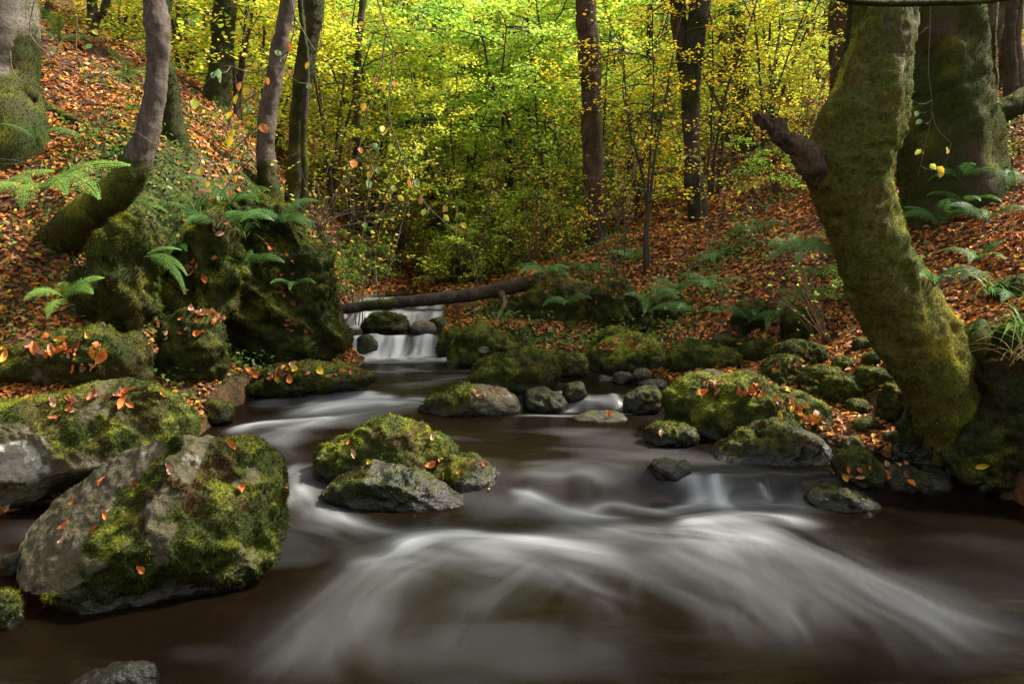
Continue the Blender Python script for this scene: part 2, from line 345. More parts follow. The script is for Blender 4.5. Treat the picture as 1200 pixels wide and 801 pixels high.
# ------------------------------------------------------------------ water with its white water
wx, wy, wF = grid(np.arange(-4.4, 4.2, .022), np.arange(.6, 12.9, .022))
keep = chan(wx, wy) > -.35
fk = keep[wF].all(1); wF = wF[fk]; used = np.unique(wF); remap = np.full(len(wx), -1); remap[used] = np.arange(len(used)); wF = remap[wF]; wx, wy = wx[used], wy[used]
wz = W(wx, wy); near = wy < 9
STROKES = [  # polyline (photo px, on the water surface), lateral width in m, strength
    ([(515, 470), (440, 474), (380, 480), (320, 488)], .17, .92), ([(450, 461), (380, 462), (330, 468), (290, 478)], .16, .8), ([(400, 492), (340, 494), (290, 500), (275, 512)], .13, .75),
    ([(470, 466), (400, 470), (350, 478)], .2, .6), ([(500, 478), (430, 486), (370, 496), (320, 506)], .14, .6), ([(430, 485), (370, 500), (330, 520), (345, 550)], .16, .14), ([(340, 500), (300, 522)], .15, .2),
    ([(350, 540), (346, 565), (355, 590), (385, 620), (430, 645)], .13, .58), ([(375, 590), (410, 612), (450, 625), (500, 632)], .11, .3), ([(345, 570), (372, 600), (420, 620)], .10, .3),
    ([(445, 655), (500, 632), (550, 632), (620, 640), (690, 652), (780, 662)], .14, .58), ([(520, 636), (600, 656), (690, 690), (760, 740)], .12, .24), ([(640, 640), (740, 668), (830, 715), (900, 780)], .12, .26), ([(455, 645), (510, 628), (575, 628)], .10, .5), ([(400, 668), (480, 648), (560, 655), (650, 668)], .24, .3), ([(560, 640), (650, 640), (740, 645)], .2, .3),
    ([(596, 572), (612, 580), (650, 594), (700, 606), (750, 606)], .075, .8), ([(690, 602), (715, 592), (745, 596), (800, 604)], .08, .68), ([(600, 585), (650, 602), (720, 612)], .1, .3), ([(640, 608), (700, 620), (780, 624)], .14, .3),
    ([(770, 600), (830, 593), (890, 591), (950, 591), (985, 597)], .08, .9), ([(780, 612), (860, 606), (930, 610), (965, 622)], .14, .6), ([(700, 612), (760, 628), (830, 640), (900, 660)], .2, .34), ([(780, 620), (860, 630), (930, 640)], .2, .34),
    ([(820, 600), (890, 628), (950, 655), (1030, 695), (1120, 740), (1230, 795)], .30, .30), ([(800, 606), (850, 640), (900, 680), (950, 730), (1000, 800)], .26, .27), ([(880, 612), (960, 655), (1060, 710), (1160, 760)], .2, .2), ([(760, 640), (860, 690), (940, 760)], .25, .2),
    ([(815, 566), (822, 578), (830, 592)], .07, .6), ([(838, 566), (848, 580), (860, 592)], .06, .8), ([(890, 568), (896, 580), (905, 592)], .045, .75),
    ([(780, 548), (800, 558), (815, 566)], .05, .5),
    ([(450, 645), (405, 690), (350, 750), (300, 820)], .22, .19), ([(510, 645), (450, 700), (410, 760), (390, 820)], .2, .2), ([(640, 655), (560, 710), (500, 800)], .2, .17), ([(590, 560), (630, 556), (700, 560), (760, 572)], .10, .22), ([(600, 545), (680, 540), (780, 552)], .12, .16), ([(720, 665), (690, 720), (700, 800)], .26, .10),
    ([(600, 488), (680, 487), (770, 484)], .05, .6), ([(655, 458), (664, 470), (674, 484)], .06, .8), ([(716, 460), (726, 470), (728, 483)], .05, .7), ([(668, 476), (730, 476)], .07, .5),
    ([(405, 422), (460, 424), (520, 420)], .16, .8), ([(400, 432), (450, 434), (500, 430)], .2, .25),
    ([(560, 440), (500, 446), (440, 452)], .2, .18),
]
foam = np.zeros_like(wx); lift = np.zeros_like(wx)
for si, (pl, wd, st) in enumerate(STROKES):
    pts = []
    for q in pl:
        p = atz(q[0], q[1], 0.)
        for _ in range(25): p = .5 * p + .5 * atz(q[0], q[1], float(W(np.array([p[0]]), np.array([p[1]]))[0]))
        pts.append(p[:2])
    pts = np.array(pts); pts = catmull(np.c_[pts, np.zeros(len(pts))], 26 * len(pts))[:, :2]
    lo, hi = pts.min(0) - 3.2 * wd, pts.max(0) + 3.2 * wd
    idx = np.where((wx > lo[0]) & (wx < hi[0]) & (wy > lo[1]) & (wy < hi[1]))[0]
    if not len(idx): continue
    Q = np.stack([wx[idx], wy[idx]], 1); A, B = pts[:-1], pts[1:]; D = B - A; ln = np.linalg.norm(D, axis=1); cum = np.concatenate([[0], np.cumsum(ln)])
    t = np.clip(((Q[:, None] - A) * D).sum(-1) / (ln ** 2 + 1e-9), 0, 1); C = A + t[..., None] * D; dd = np.linalg.norm(Q[:, None] - C, axis=-1); k = dd.argmin(1); r = np.arange(len(idx))
    s = cum[k] + t[r, k] * ln[k]; Dk = D[k]; rel = Q - C[r, k]; lat = np.sign(Dk[:, 0] * rel[:, 1] - Dk[:, 1] * rel[:, 0]) * dd[r, k]
    tot = cum[-1]; u = s / tot; end = sstep(u, -.02, .16) * sstep(u, 1.02, .72)
    wl = wd * (1 + .3 * fbm(np.stack([s * 2, lat * 0, lat * 0 + si], 1), 2, 40))
    spread = wl * (.8 + .3 * u)
    prof = np.exp(-(np.abs(lat) / spread) ** 1.7 * 1.3)
    wrp = .07 * fbm(np.stack([s * 2.2, lat * 5, np.full_like(s, si * 2.3)], 1), 2, 30 + si); lw = lat / (.7 + .5 * u) + wrp
    stk = .64 + .50 * fbm(np.stack([s * 1.5, lw * 8, np.full_like(s, si * 3.7)], 1), 3, 50 + si) + .13 * fbm(np.stack([s * 1.0, lw * 20, np.full_like(s, si * 1.7)], 1), 2, 80 + si)
    f = .92 * st * prof * end * np.clip(stk - .06, .05, 1.15)
    foam[idx] = 1 - (1 - foam[idx]) * (1 - np.clip(f, 0, .97))
    lift[idx] += .022 * st * prof * end * min(1, wd / .1)
# the two falls upstream: white where the bed drops
foam = np.clip(foam ** 1.35 * 1.12, 0, .97)
def slope(y): return (W(wx, y + .03) - W(wx, y - .03)) / .06
up_ = (wy > 8.6) * np.maximum.reduce([sstep(slope(wy + d), .06, .38) * k for d, k in ((0, 1), (.08, .95), (.18, .8), (.30, .55), (.45, .32))])
foam = 1 - (1 - foam) * (1 - .93 * up_ * np.clip(.70 + .75 * fbm(np.stack([wx * 9 + .6 * vnoise(np.stack([wx * 4, wy * 5, wx * 0], 1), 4), wy * 1.6, wx * 0 + 5], 1), 4, 91), .08, 1)); lift += .03 * up_ * fbm(np.stack([wx * 5, wy * 3, wx * 0], 1), 2, 92)
# thin milky veil of the long exposure
veil = np.clip(-.01 + .08 * fbm(np.stack([wx * 1.1 + wy * .4, wy * 2.1, wx * 0], 1), 3, 95), 0, .3) * sstep(chan(wx, wy), .1, .9) * sstep(wy, 9.2, 8.6)
veil *= 1 - .8 * sstep(wx, 1.2, 2.2) * sstep(wy, 2.0, 3.5) - .0
foam = np.clip(1 - (1 - foam) * (1 - veil), 0, .97)
wz = wz + lift + .009 * fbm(np.stack([wx * 1.8, wy * 2.6, wx * 0], 1), 2, 97) * (chan(wx, wy) > 0)
water = mk('stream_water', np.stack([wx, wy, wz], 1), wF, M_WATER, attrs={'foam': foam}); tag(water, kind='structure')
# ------------------------------------------------------------------ rocks
_ico = {}
def ico(n):
    if n not in _ico:
        bm = bmesh.new(); bmesh.ops.create_icosphere(bm, subdivisions=n, radius=1)
        _ico[n] = (np.array([v.co[:] for v in bm.verts]), np.array([[v.index for v in f.verts] for f in bm.faces])); bm.free()
    return _ico[n]
def box(x0, y0, x1, y1, p=2.5, lean=0.):
    th = np.linspace(0, 2 * PI, 40, endpoint=False); cx, cy = (x0 + x1) / 2, y0 + .58 * (y1 - y0)
    c, s = np.cos(th), np.sin(th); k = (np.abs(c) ** p + np.abs(s) ** p) ** (-1 / p)
    h = np.where(s > 0, cy - y0, y1 - cy)
    return [(cx + (x1 - x0) / 2 * k[i] * c[i] + lean * (x1 - x0) * max(0, s[i]) * .3, cy - h[i] * k[i] * s[i]) for i in range(40)]
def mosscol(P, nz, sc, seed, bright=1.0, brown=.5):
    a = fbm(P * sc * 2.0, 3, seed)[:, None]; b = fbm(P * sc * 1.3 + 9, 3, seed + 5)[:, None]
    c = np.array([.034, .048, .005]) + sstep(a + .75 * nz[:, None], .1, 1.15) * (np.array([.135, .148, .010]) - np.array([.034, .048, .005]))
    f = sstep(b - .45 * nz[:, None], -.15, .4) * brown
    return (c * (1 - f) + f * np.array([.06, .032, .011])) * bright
def blades(P, N, ln, wd, C, rg, droop=.25, spread=.7, name='moss', parent=None, mat=None):
    n = len(P); d = unit(N + spread * rg.normal(size=(n, 3)) * .6 + np.array([0, 0, -droop]))
    t = unit(np.cross(d, rg.normal(size=(n, 3)))); L_ = ln * rg.uniform(.5, 1.3, (n, 1)); w = wd * rg.uniform(.6, 1.3, (n, 1))
    V = np.stack([P - t * w - N * ln * .1, P + t * w - N * ln * .1, P + d * L_], 1).reshape(-1, 3)
    F = np.arange(3 * n).reshape(-1, 3); c = np.repeat(C, 3, 0); c[2::3] *= 1.25
    return mk(name, V, F, mat or M_MOSS, parent, colr=c, smooth=False)
def scatter(V, F, N, mask, dens, rg):
    tri = F if F.shape[1] == 3 else np.vstack([F[:, [0, 1, 2]], F[:, [0, 2, 3]]])
    ar = .5 * np.linalg.norm(np.cross(V[tri[:, 1]] - V[tri[:, 0]], V[tri[:, 2]] - V[tri[:, 0]]), axis=1)
    wgt = ar * mask[tri].mean(1); n = int(min(60000, dens * wgt.sum()))
    if n < 260: return None
    k = rg.choice(len(tri), n, p=wgt / wgt.sum()); r = rg.random((n, 2)); fl = r.sum(1) > 1; r[fl] = 1 - r[fl]
    b = np.stack([1 - r.sum(1), r[:, 0], r[:, 1]], 1)[..., None]; T = tri[k]
    return (V[T] * b).sum(1), unit((N[T] * b).sum(1))
BV = []   # solid surfaces for resting leaves on
def rock(name, label, shape, seed, cover=.7, mat=None, depth=.85, chops=3, cat='boulder', group=None, bright=1.0, brown=.5, Yf=None, back=.42, sub=None, pn=2.5,
         rough=1.0, maskf=None, planes=(), lichen=None, fuzzlen=None, fuzzk=1.0, wet=1.0, crag=0., wetmin=0.):
    rg = np.random.default_rng(seed); mat = mat or M_ROCK
    pts = np.array(shape if len(shape) != 4 or hasattr(shape[0], '__len__') else box(*shape), float)
    x0, y0 = pts.min(0); x1, y1 = pts.max(0); cx, cy = (x0 + x1) / 2, (y0 + y1) / 2 + .04 * (y1 - y0)
    if Yf is None: Yf = hit(cx, y1 - .5)[1]
    wm = (x1 - x0) / FPX * Yf; dm = depth * wm; Yc = Yf + back * dm
    c = at(cx, cy, Yc)
    Q = np.array([at(px, py, Yc) for px, py in pts]) - c; Q = Q[:, [0, 2]]
    ths = np.linspace(-PI, PI, 361); R = np.zeros(361); A, B = Q, np.roll(Q, -1, 0)
    for i, t in enumerate(ths):
        d = np.array([math.cos(t), math.sin(t)]); E = B - A; den = d[0] * E[:, 1] - d[1] * E[:, 0]; den[np.abs(den) < 1e-9] = 1e-9
        r = (A[:, 0] * E[:, 1] - A[:, 1] * E[:, 0]) / den; u = (A[:, 0] * d[1] - A[:, 1] * d[0]) / den
        ok = (r > 0) & (u >= -1e-6) & (u <= 1 + 1e-6); R[i] = r[ok].max() if ok.any() else np.hypot(*Q.T).mean()
    px_size = max(x1 - x0, y1 - y0)
    sub = sub or (6 if px_size > 150 else 5 if px_size > 45 else 4)
    D, F = ico(sub)
    th = np.arctan2(D[:, 2], D[:, 0]); k = np.hypot(D[:, 0], D[:, 2]); t = D[:, 1]
    s = (k ** pn + np.abs(t) ** pn) ** (-1 / pn); Rt = np.interp(th, ths, R)
    P = np.stack([Rt * k * s * np.cos(th), t * s * dm / 2, Rt * k * s * np.sin(th)], 1)
    sz = math.sqrt((x1 - x0) * (y1 - y0)) / FPX * Yf
    pl = list(planes)
    for _ in range(chops):
        n = rg.normal(size=3); n[2] = abs(n[2]) * .7; pl.append((n, rg.uniform(.74, .9)))
    for n, fr in pl:
        n = unit(np.array(n, float)); h = P @ n; m = fr * h.max(); e = np.maximum(h - m, 0); P = P - (e * .88)[:, None] * n
    N = vnormals(P, F); o = np.array([seed * 3.1, seed * 1.7, seed * .9])
    P = P + N * ((.055 * rough * sz) * fbm(P * 2.1 / sz + o, 3, seed) + (.020 * rough * sz) * fbm(P * 7 / sz + o, 3, seed + 1) + .006 * fbm(P * 28 + o, 2, seed + 2))[:, None]
    if crag:
        o2 = P * np.array([4.5, 4.5, 1.5]) / max(sz, .4) * .8 + (P[:, [2]] * np.array([[1.6, 0, 0]])) + o
        P = P + N * (sz * crag * ((1 - 2 * np.abs(fbm(o2, 3, seed + 21))) * .6 + .5 * fbm(P * 5.5 / max(sz, .4) + o, 4, seed + 23)))[:, None]
        N = vnormals(P, F)
    Wd = P + c
    wl = np.where((chan(Wd[:, 0], Wd[:, 1]) > -.25) & (Wd[:, 1] < 13), W(Wd[:, 0], Wd[:, 1]), -9)
    wetv = np.maximum(wetmin, 0) + (1 - wetmin) * wet * (1 - sstep(Wd[:, 2] - wl, .02, .15 + .08 * fbm(Wd * 6, 2, 3)))
    mk_ = .5 + 1.5 * (cover - .5) + .30 * N[:, 2] + .75 * fbm(P * 2.6 / sz + o, 4, seed + 7)
    if maskf is not None: mk_ = maskf(P / np.array([wm / 2, dm / 2, (y1 - y0) / FPX * Yf / 2]), N, mk_)
    mk_ = np.clip(mk_, 0, 1) * sstep(Wd[:, 2] - wl, .015, .06)
    P = P + N * (mk_ * min(.026, .05 * sz) * (1 - 2.2 * np.abs(fbm(P * 5.5 / max(sz, .35) ** .6 + o, 3, seed + 25))))[:, None]
    N = vnormals(P, F); Wd = P + c
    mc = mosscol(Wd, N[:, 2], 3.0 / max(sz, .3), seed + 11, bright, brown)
    li = np.zeros(len(P)) if lichen is None else lichen(P / np.array([wm / 2, dm / 2, (y1 - y0) / FPX * Yf / 2]), N)
    ob = mk(name, P, F, mat, colr=mc, attrs={'moss': mk_, 'wet': wetv, 'lichen': li}); ob.location = [float(q) for q in c]
    tag(ob, label, cat, group); BV.append((BVHTree.FromPolygons([tuple(q) for q in Wd], F.tolist()), ob))
    ppm = FPX / Yf
    fl = fuzzlen or max(.017, 3.2 / ppm); m2 = np.where(mk_ > .5, mk_, 0) * (N[:, 2] > -.75)
    if fuzzk > 0 and m2.sum() > 0:
        r = scatter(P, F, N, m2, fuzzk * 0.22 * ppm * ppm, rg)
        if r:
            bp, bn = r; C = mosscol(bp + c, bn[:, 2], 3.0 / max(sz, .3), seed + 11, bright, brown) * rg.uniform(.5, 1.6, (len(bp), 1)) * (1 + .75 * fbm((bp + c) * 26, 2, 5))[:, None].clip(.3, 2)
            ob_m = blades(bp, bn, fl, max(.0026, .6 / ppm), C, rg, droop=.45, spread=.95, parent=ob)
    return ob

# the big tilted boulder in front
def front_mask(p, N, m):
    x, z = p[:, 0], p[:, 2]
    edge = x * .85 + z * -.25 + .10 + .28 * fbm(p * 2.2, 4, 61)
    return np.clip(sstep(edge, -.28, .02) * (.45 + .9 * sstep(fbm(p * 2.6 + 4, 4, 62), -.55, .1)) + .5 * sstep(N[:, 2], .6, .9) * sstep(fbm(p * 4, 3, 63), 0, .4), 0, 1) * (1 - .85 * sstep(.16 - np.abs(x - .27 - .1 * z), 0, .1) * sstep(z, -.1, .15) * sstep(fbm(p * 5, 3, 64), -.3, .05))
rock('boulder', 'big tilted grey boulder in the front left shallows, moss down its right half', [(25, 622), (38, 596), (70, 570), (115, 547), (160, 528), (200, 517), (235, 512), (262, 518), (292, 532), (318, 552), (336, 578), (345, 606), (338, 635), (318, 658), (285, 690), (250, 716), (205, 729), (165, 715), (118, 692), (78, 680), (45, 668), (30, 648)],
     1, depth=.85, chops=0, planes=[((-.42, -.55, .72), .60), ((.62, -.55, .42), .66), ((.35, -.8, -.25), .72), ((-.1, .5, .8), .8), ((.9, .1, .1), .86)], maskf=front_mask, sub=7, brown=1.0, bright=.9, rough=.7, fuzzk=.8, Yf=3.15)
def l1_mask(p, N, m): return np.clip(m + .35 * sstep(p[:, 0], .0, .7) - .5 * sstep(np.hypot((p[:, 0] + .35) / .5, (p[:, 2] - .35) / .45), 1.1, .6) + .5 * sstep(-p[:, 0], .55, .8), 0, 1)
def l1_lich(p, N): return sstep(np.hypot((p[:, 0] + .18) / .33, (p[:, 2] - .20) / .36) + .25 * fbm(p * 3, 3, 5), 1.0, .75)
rock('boulder', 'long low boulder with a pale lichen patch, behind the big tilted boulder', [(-70, 480), (5, 474), (60, 462), (110, 449), (165, 450), (205, 464), (226, 492), (222, 515), (180, 530), (130, 545), (105, 556), (70, 590), (20, 612), (-70, 620)],
     2, cover=.45, depth=.5, chops=1, maskf=l1_mask, lichen=l1_lich, sub=7, rough=.8, bright=1.1, Yf=4.35, planes=[((0, -.5, .85), .8)])
# middle trio
rock('boulder', 'domed mossy boulder at the back of the midstream trio', [(367, 545), (372, 530), (395, 515), (425, 502), (455, 493), (475, 493), (500, 506), (520, 520), (532, 535), (533, 575), (500, 590), (430, 590), (375, 580)], 3, cover=.95, depth=.6, Yf=4.75, chops=1, bright=1.25, brown=.6, mat=M_ROCK_DARK)
rock('boulder', 'wet bluish grey boulder lying lengthwise in front of the midstream trio', [(373, 575), (378, 552), (400, 542), (435, 541), (480, 551), (520, 568), (552, 585), (567, 600), (560, 612), (520, 617), (450, 622), (400, 600)], 4, cover=.52, depth=.45, Yf=4.42, chops=1, mat=M_ROCK_DARK, rough=.8, bright=.8, wetmin=.75,
     maskf=lambda p, N, m: np.clip(m + .5 * sstep(-p[:, 0], .25, .8) - .42, 0, 1))
rock('boulder', 'rounded dark boulder with one pale green leaf, right end of the midstream trio', [(500, 565), (510, 548), (530, 538), (555, 536), (582, 550), (594, 570), (596, 590), (585, 606), (550, 608), (510, 600)], 5, cover=.6, depth=.8, Yf=4.62, chops=1, mat=M_ROCK_DARK, bright=.85, brown=.7)
# rocks behind the pool
rock('boulder', 'broad domed mossy boulder behind the flat half-bare rock', [(538, 455), (545, 440), (560, 428), (590, 418), (620, 411), (645, 416), (654, 435), (652, 460), (640, 480), (590, 482), (550, 475)], 6, cover=.95, Yf=6.75, bright=.95, depth=.7, mat=M_ROCK_DARK, brown=.6)
rock('boulder', 'flat rock with mossy left end and bare grey right end in midstream', [(488, 484), (498, 472), (520, 460), (540, 451), (565, 451), (590, 457), (606, 468), (613, 482), (600, 490), (500, 491)], 7, cover=.5, Yf=6.3, depth=.55, mat=M_ROCK, rough=.7, maskf=lambda p, N, m: np.clip(m + .7 * sstep(-p[:, 0], -.1, .3) - .6 * sstep(p[:, 0], 0, .3), 0, 1))
rock('boulder', 'peaked mossy boulder with white lichen spots right of the little waterfall', [(515, 432), (522, 418), (535, 398), (550, 384), (566, 381), (588, 390), (606, 404), (617, 416), (612, 432), (560, 438), (525, 438)], 8, cover=.97, Yf=8.1, depth=.7, bright=1.0, lichen=lambda p, N: sstep(np.hypot((p[:, 0] - .05) / .16, (p[:, 2] - .22) / .2), 1, .6) * .9,
     maskf=lambda p, N, m: np.clip(m + .1, 0, 1) * (1 - sstep(np.hypot((p[:, 0] - .05) / .16, (p[:, 2] - .22) / .2), 1, .6)))
rock('boulder', 'leaf-topped round mossy boulder on the far right of the upper pool', [(690, 435), (691, 415), (700, 403), (725, 393), (755, 393), (775, 402), (782, 418), (778, 438), (740, 446), (700, 444)], 9, cover=1.0, Yf=7.9, depth=.8, bright=1.3, brown=.2)
rock('boulder', 'bright green mossy boulder peeping over the leaf-topped one', [(685, 415), (695, 397), (712, 385), (728, 383), (742, 392), (746, 410), (730, 420)], 10, cover=1.0, Yf=8.5, bright=1.35, brown=.1)
rock('boulder', 'mossy boulder with brown leaves behind and right of the leaf-topped boulder', [(752, 400), (765, 386), (785, 381), (802, 388), (806, 402), (780, 410)], 11, cover=.9, Yf=8.7, bright=.9)
rock('boulder', 'smooth dome of deep green moss behind the long leafy boulder', [(783, 432), (785, 415), (797, 404), (820, 401), (850, 408), (872, 420), (884, 434), (870, 442), (800, 442)], 12, cover=1.0, Yf=7.3, depth=.8, bright=.9, brown=.2)
rock('boulder', 'long overhanging mossy boulder with a trail of orange leaves on its back', [(774, 472), (780, 456), (800, 446), (840, 442), (890, 446), (940, 458), (975, 474), (993, 494), (998, 520), (985, 540), (940, 545), (880, 520), (810, 518), (785, 500)], 13, cover=.97, Yf=5.5, depth=.5, chops=1, bright=1.15, brown=.45, mat=M_ROCK_DARK, planes=[((0, -.75, -.6), .8)], sub=6)
rock('boulder', 'dark brownish mossy boulder in front of the long leafy boulder', [(808, 562), (826, 538), (852, 514), (882, 494), (910, 491), (945, 502), (970, 524), (984, 552), (978, 570), (900, 578), (825, 572)], 14, cover=.72, Yf=4.85, depth=.6, mat=M_ROCK_DARK, bright=.75, brown=.95, lichen=lambda p, N: sstep(np.hypot((p[:, 0] - .6) / .16, (p[:, 2] - .35) / .35), 1, .6) * .4)
rock('stone', 'low mossy stone with one leaf at the waterline left of the long leafy boulder', (757, 497, 818, 523), 15, cover=.75, mat=M_ROCK_DARK, cat='stone', bright=.7)
rock('stone', 'small dark stone in the gap just above the right-hand chute', (758, 538, 812, 562), 16, cover=.45, mat=M_ROCK_DARK, cat='stone', bright=.6)
rock('stone', 'flat dark stone awash at the foot of the brownish boulder', [(938, 580), (950, 570), (975, 569), (1005, 578), (1028, 588), (1024, 597), (985, 600), (950, 594)], 18, cover=.5, mat=M_ROCK_DARK, cat='stone', bright=.6, brown=.8)
rock('stone', 'mossy stone with a yellow leaf propped on it at the right waterline', (976, 526, 1030, 572), 19, cover=.7, cat='stone', bright=.8, mat=M_ROCK_DARK)
rock('stone', 'low dark ledge stone holding dead twigs at the right waterline', (1024, 545, 1112, 578), 20, cover=.7, mat=M_ROCK_DARK, cat='stone', bright=.6)
rock('stone', 'dark mossy stone tucked under the leaning tree roots', (1012, 502, 1068, 552), 21, cover=.8, mat=M_ROCK_DARK, cat='stone', bright=.7, Yf=5.3)
rock('stone', 'grey flat-topped stone behind the twig ledge', (965, 480, 1030, 512), 22, cover=.4, cat='stone', Yf=5.7)
rock('boulder', 'mossy boulder with two leaves just behind the long leafy boulder', (892, 417, 948, 458), 23, cover=.98, bright=.85, brown=.2)
rock('boulder', 'knobbly mossy boulder right of the two-leaf one', (938, 430, 992, 462), 24, cover=.95, bright=.8)
rock('boulder', 'dark mossy boulder half buried in leaves, farther up the right bank', (905, 400, 970, 436), 25, cover=.95, bright=.65, brown=.2)
rock('boulder', 'mossy rock with a bare grey foot beneath the leaning tree', (965, 440, 1022, 474), 26, cover=.8, bright=.8)
rock('boulder', 'small bright mossy rock below the leaning trunk', (1004, 430, 1050, 456), 27, cover=1.0, bright=1.0, brown=.1)
rock('boulder', 'shaded mossy rock left of the trunk foot', (1030, 448, 1092, 500), 28, cover=.95, bright=.75)
rock('boulder', 'mossy lump among leaves above the deep green dome', (868, 398, 912, 424), 29, cover=.95, bright=.75)
rock('stone', 'pale grey flat stone squeezed between the deep green dome and the long boulder', (800, 435, 870, 452), 30, cover=.1, cat='stone')
rock('stone', 'dark angular stone left of the long leafy boulder', [(729, 480), (732, 462), (750, 454), (765, 452), (776, 460), (774, 478), (760, 487), (738, 487)], 31, cover=.35, mat=M_ROCK_DARK, cat='stone', bright=.6)
rock('stone', 'smooth dark stone between the two small cascades', (659, 447, 687, 474), 32, cover=.5, mat=M_ROCK_DARK, cat='stone', bright=.6)
rock('stone', 'flat dark stone left of the small cascade', (614, 460, 668, 484), 33, cover=.4, mat=M_ROCK_DARK, cat='stone', bright=.6)
rock('stone', 'dark stone leaning against the broad domed boulder', (612, 453, 650, 480), 34, cover=.5, mat=M_ROCK_DARK, cat='stone', bright=.6)
rock('stone', 'awash stone with a leaf standing on it below the small cascades', (671, 484, 736, 495), 35, cover=.3, mat=M_ROCK_DARK, cat='stone', fuzzk=.5, wet=0)
rock('boulder', 'grey and green boulder between the domed and leaf-topped boulders', (650, 413, 690, 443), 36, cover=.7)
rock('boulder', 'dark leaf-edged rock forming the right lip of the waterfall', [(512, 418), (514, 400), (525, 388), (540, 382), (552, 388), (550, 405), (535, 420)], 37, cover=.8, Yf=8.9, mat=M_ROCK_DARK, bright=.7)
rock('boulder', 'dark mossy boulder splitting the top of the waterfall', (426, 367, 484, 399), 38, cover=.8, Yf=9.4, mat=M_ROCK_DARK, bright=.7)
rock('boulder', 'bare brown boulder beside the dark one above the waterfall', (478, 375, 511, 399), 39, cover=.05, Yf=9.5, mat=M_ROCK_BROWN, fuzzk=0)
rock('boulder', 'small mossy rock between the brown boulder and the right lip', (500, 373, 530, 392), 40, cover=.8, Yf=9.9, bright=.8)
rock('stone', 'black wet stone at the left foot of the waterfall', (417, 392, 443, 420), 41, cover=.2, mat=M_ROCK_DARK, cat='stone', Yf=9.0, fuzzk=0)
rock('boulder', 'leaf-covered dark rock forming the left lip of the waterfall', (372, 382, 414, 424), 42, cover=.7, Yf=8.9, mat=M_ROCK_DARK, bright=.7)
for i, (b, l) in enumerate([((700, 440, 722, 452), 'pale cobble on the little shingle patch, leftmost'), ((718, 436, 742, 450), 'grey cobble in the middle of the little shingle patch'), ((740, 432, 764, 446), 'grey cobble at the back of the little shingle patch'), ((748, 444, 784, 458), 'pale flat cobble at the front of the little shingle patch')]):
    rock('cobble', l, b, 50 + i, cover=.15, cat='stone', Yf=7.35 - .12 * i, fuzzk=0, group='cobbles on the shingle patch')
for i, b in enumerate([(760, 418, 786, 434), (800, 396, 830, 410), (836, 392, 866, 408), (866, 438, 896, 456), (880, 408, 902, 420), (945, 404, 975, 420), (975, 418, 1006, 436), (1010, 412, 1040, 430), (1030, 434, 1060, 452), (990, 468, 1020, 486), (1000, 490, 1034, 508), (1026, 474, 1056, 494), (940, 452, 968, 470), (1000, 396, 1030, 412), (1036, 505, 1066, 524), (985, 512, 1012, 532), (912, 392, 936, 404), (1046, 520, 1078, 540)]):
    rock('stone', 'small mossy stone among the leaves of the right bank', b, 300 + i, cover=[.95, .8, .6][i % 3], cat='stone', bright=[.9, .7, .8][i % 3], brown=.4, mat=M_ROCK_DARK, group='small mossy stones on the right bank', fuzzk=.8)
# left bank rocks
rock('boulder', 'square dark mossy rock with leaf-strewn top on the left bank', [(-30, 440), (20, 405), (70, 390), (120, 388), (160, 398), (176, 420), (174, 446), (120, 456), (40, 452), (-30, 460)], 60, cover=.8, Yf=5.7, depth=.5, mat=M_ROCK_DARK, bright=.75)
rock('boulder', 'upright mossy block at the foot of the left bank', [(186, 440), (188, 400), (196, 375), (222, 362), (248, 366), (262, 392), (264, 430), (250, 448), (215, 452)], 61, cover=1.0, Yf=6.25, depth=.7, bright=.75, brown=.5)
rock('stone', 'small mossy stone at the left water edge beside the rapids', (229, 470, 273, 500), 62, cover=.7, cat='stone', bright=.7, mat=M_ROCK_DARK)
rock('boulder', 'low moss-edged ledge with leaves running into the rapids', [(268, 462), (285, 445), (320, 432), (370, 426), (420, 430), (446, 438), (430, 450), (380, 456), (320, 466)], 63, cover=.85, Yf=6.75, depth=.5, bright=.65, mat=M_ROCK_DARK)
rock('stone', 'grey stone in the dark corner left of the big tilted boulder', (2, 645, 34, 676), 64, cover=.1, cat='stone', fuzzk=0, mat=M_ROCK_DARK)
rock('stone', 'mossy stone cut by the left picture edge near the water', (-30, 695, 20, 745), 65, cover=.8, cat='stone', bright=.7)
rock('stone', 'smooth greenish stone breaking the surface in the bottom left corner', [(60, 812), (100, 792), (135, 780), (165, 779), (186, 788), (194, 808), (180, 850), (80, 850)], 66, cover=.1, cat='stone', mat=M_ROCK_DARK, wetmin=.6, Yf=2.5, fuzzk=0, sub=6, rough=.6, depth=.6)
rock('stone', 'submerged rock under the white water right of the big tilted boulder', [(366, 700), (380, 674), (405, 666), (430, 674), (440, 690), (430, 708), (400, 730), (372, 730)], 67, cover=.1, cat='stone', Yf=3.75, mat=M_ROCK_DARK, fuzzk=0, back=.2)
rock('stone', 'submerged flat rock in the dark water at the right', (1092, 682, 1195, 738), 68, cover=0, cat='stone', Yf=3.55, mat=M_ROCK_DARK, fuzzk=0, back=.2)
rock('rock_outcrop', 'mossy shoulder of the left bank behind the lower fern', [(95, 360), (100, 300), (118, 262), (150, 248), (180, 256), (192, 300), (190, 350), (170, 385), (120, 392)], 70, cover=0.98, Yf=6.2, depth=.6, cat='rock', bright=1.0, brown=.35, mat=M_ROCK_DARK, rough=1.2, chops=6, crag=.09, fuzzlen=.035)
rock('rock_outcrop', 'dark mossy crag under the drooping fern frond', [(190, 370), (196, 310), (215, 262), (250, 248), (280, 258), (285, 310), (278, 365), (240, 385)], 71, cover=0.9, Yf=6.9, depth=.6, cat='rock', bright=1.0, brown=.35, mat=M_ROCK_DARK, rough=1.2, chops=6, crag=.09, fuzzlen=.035)
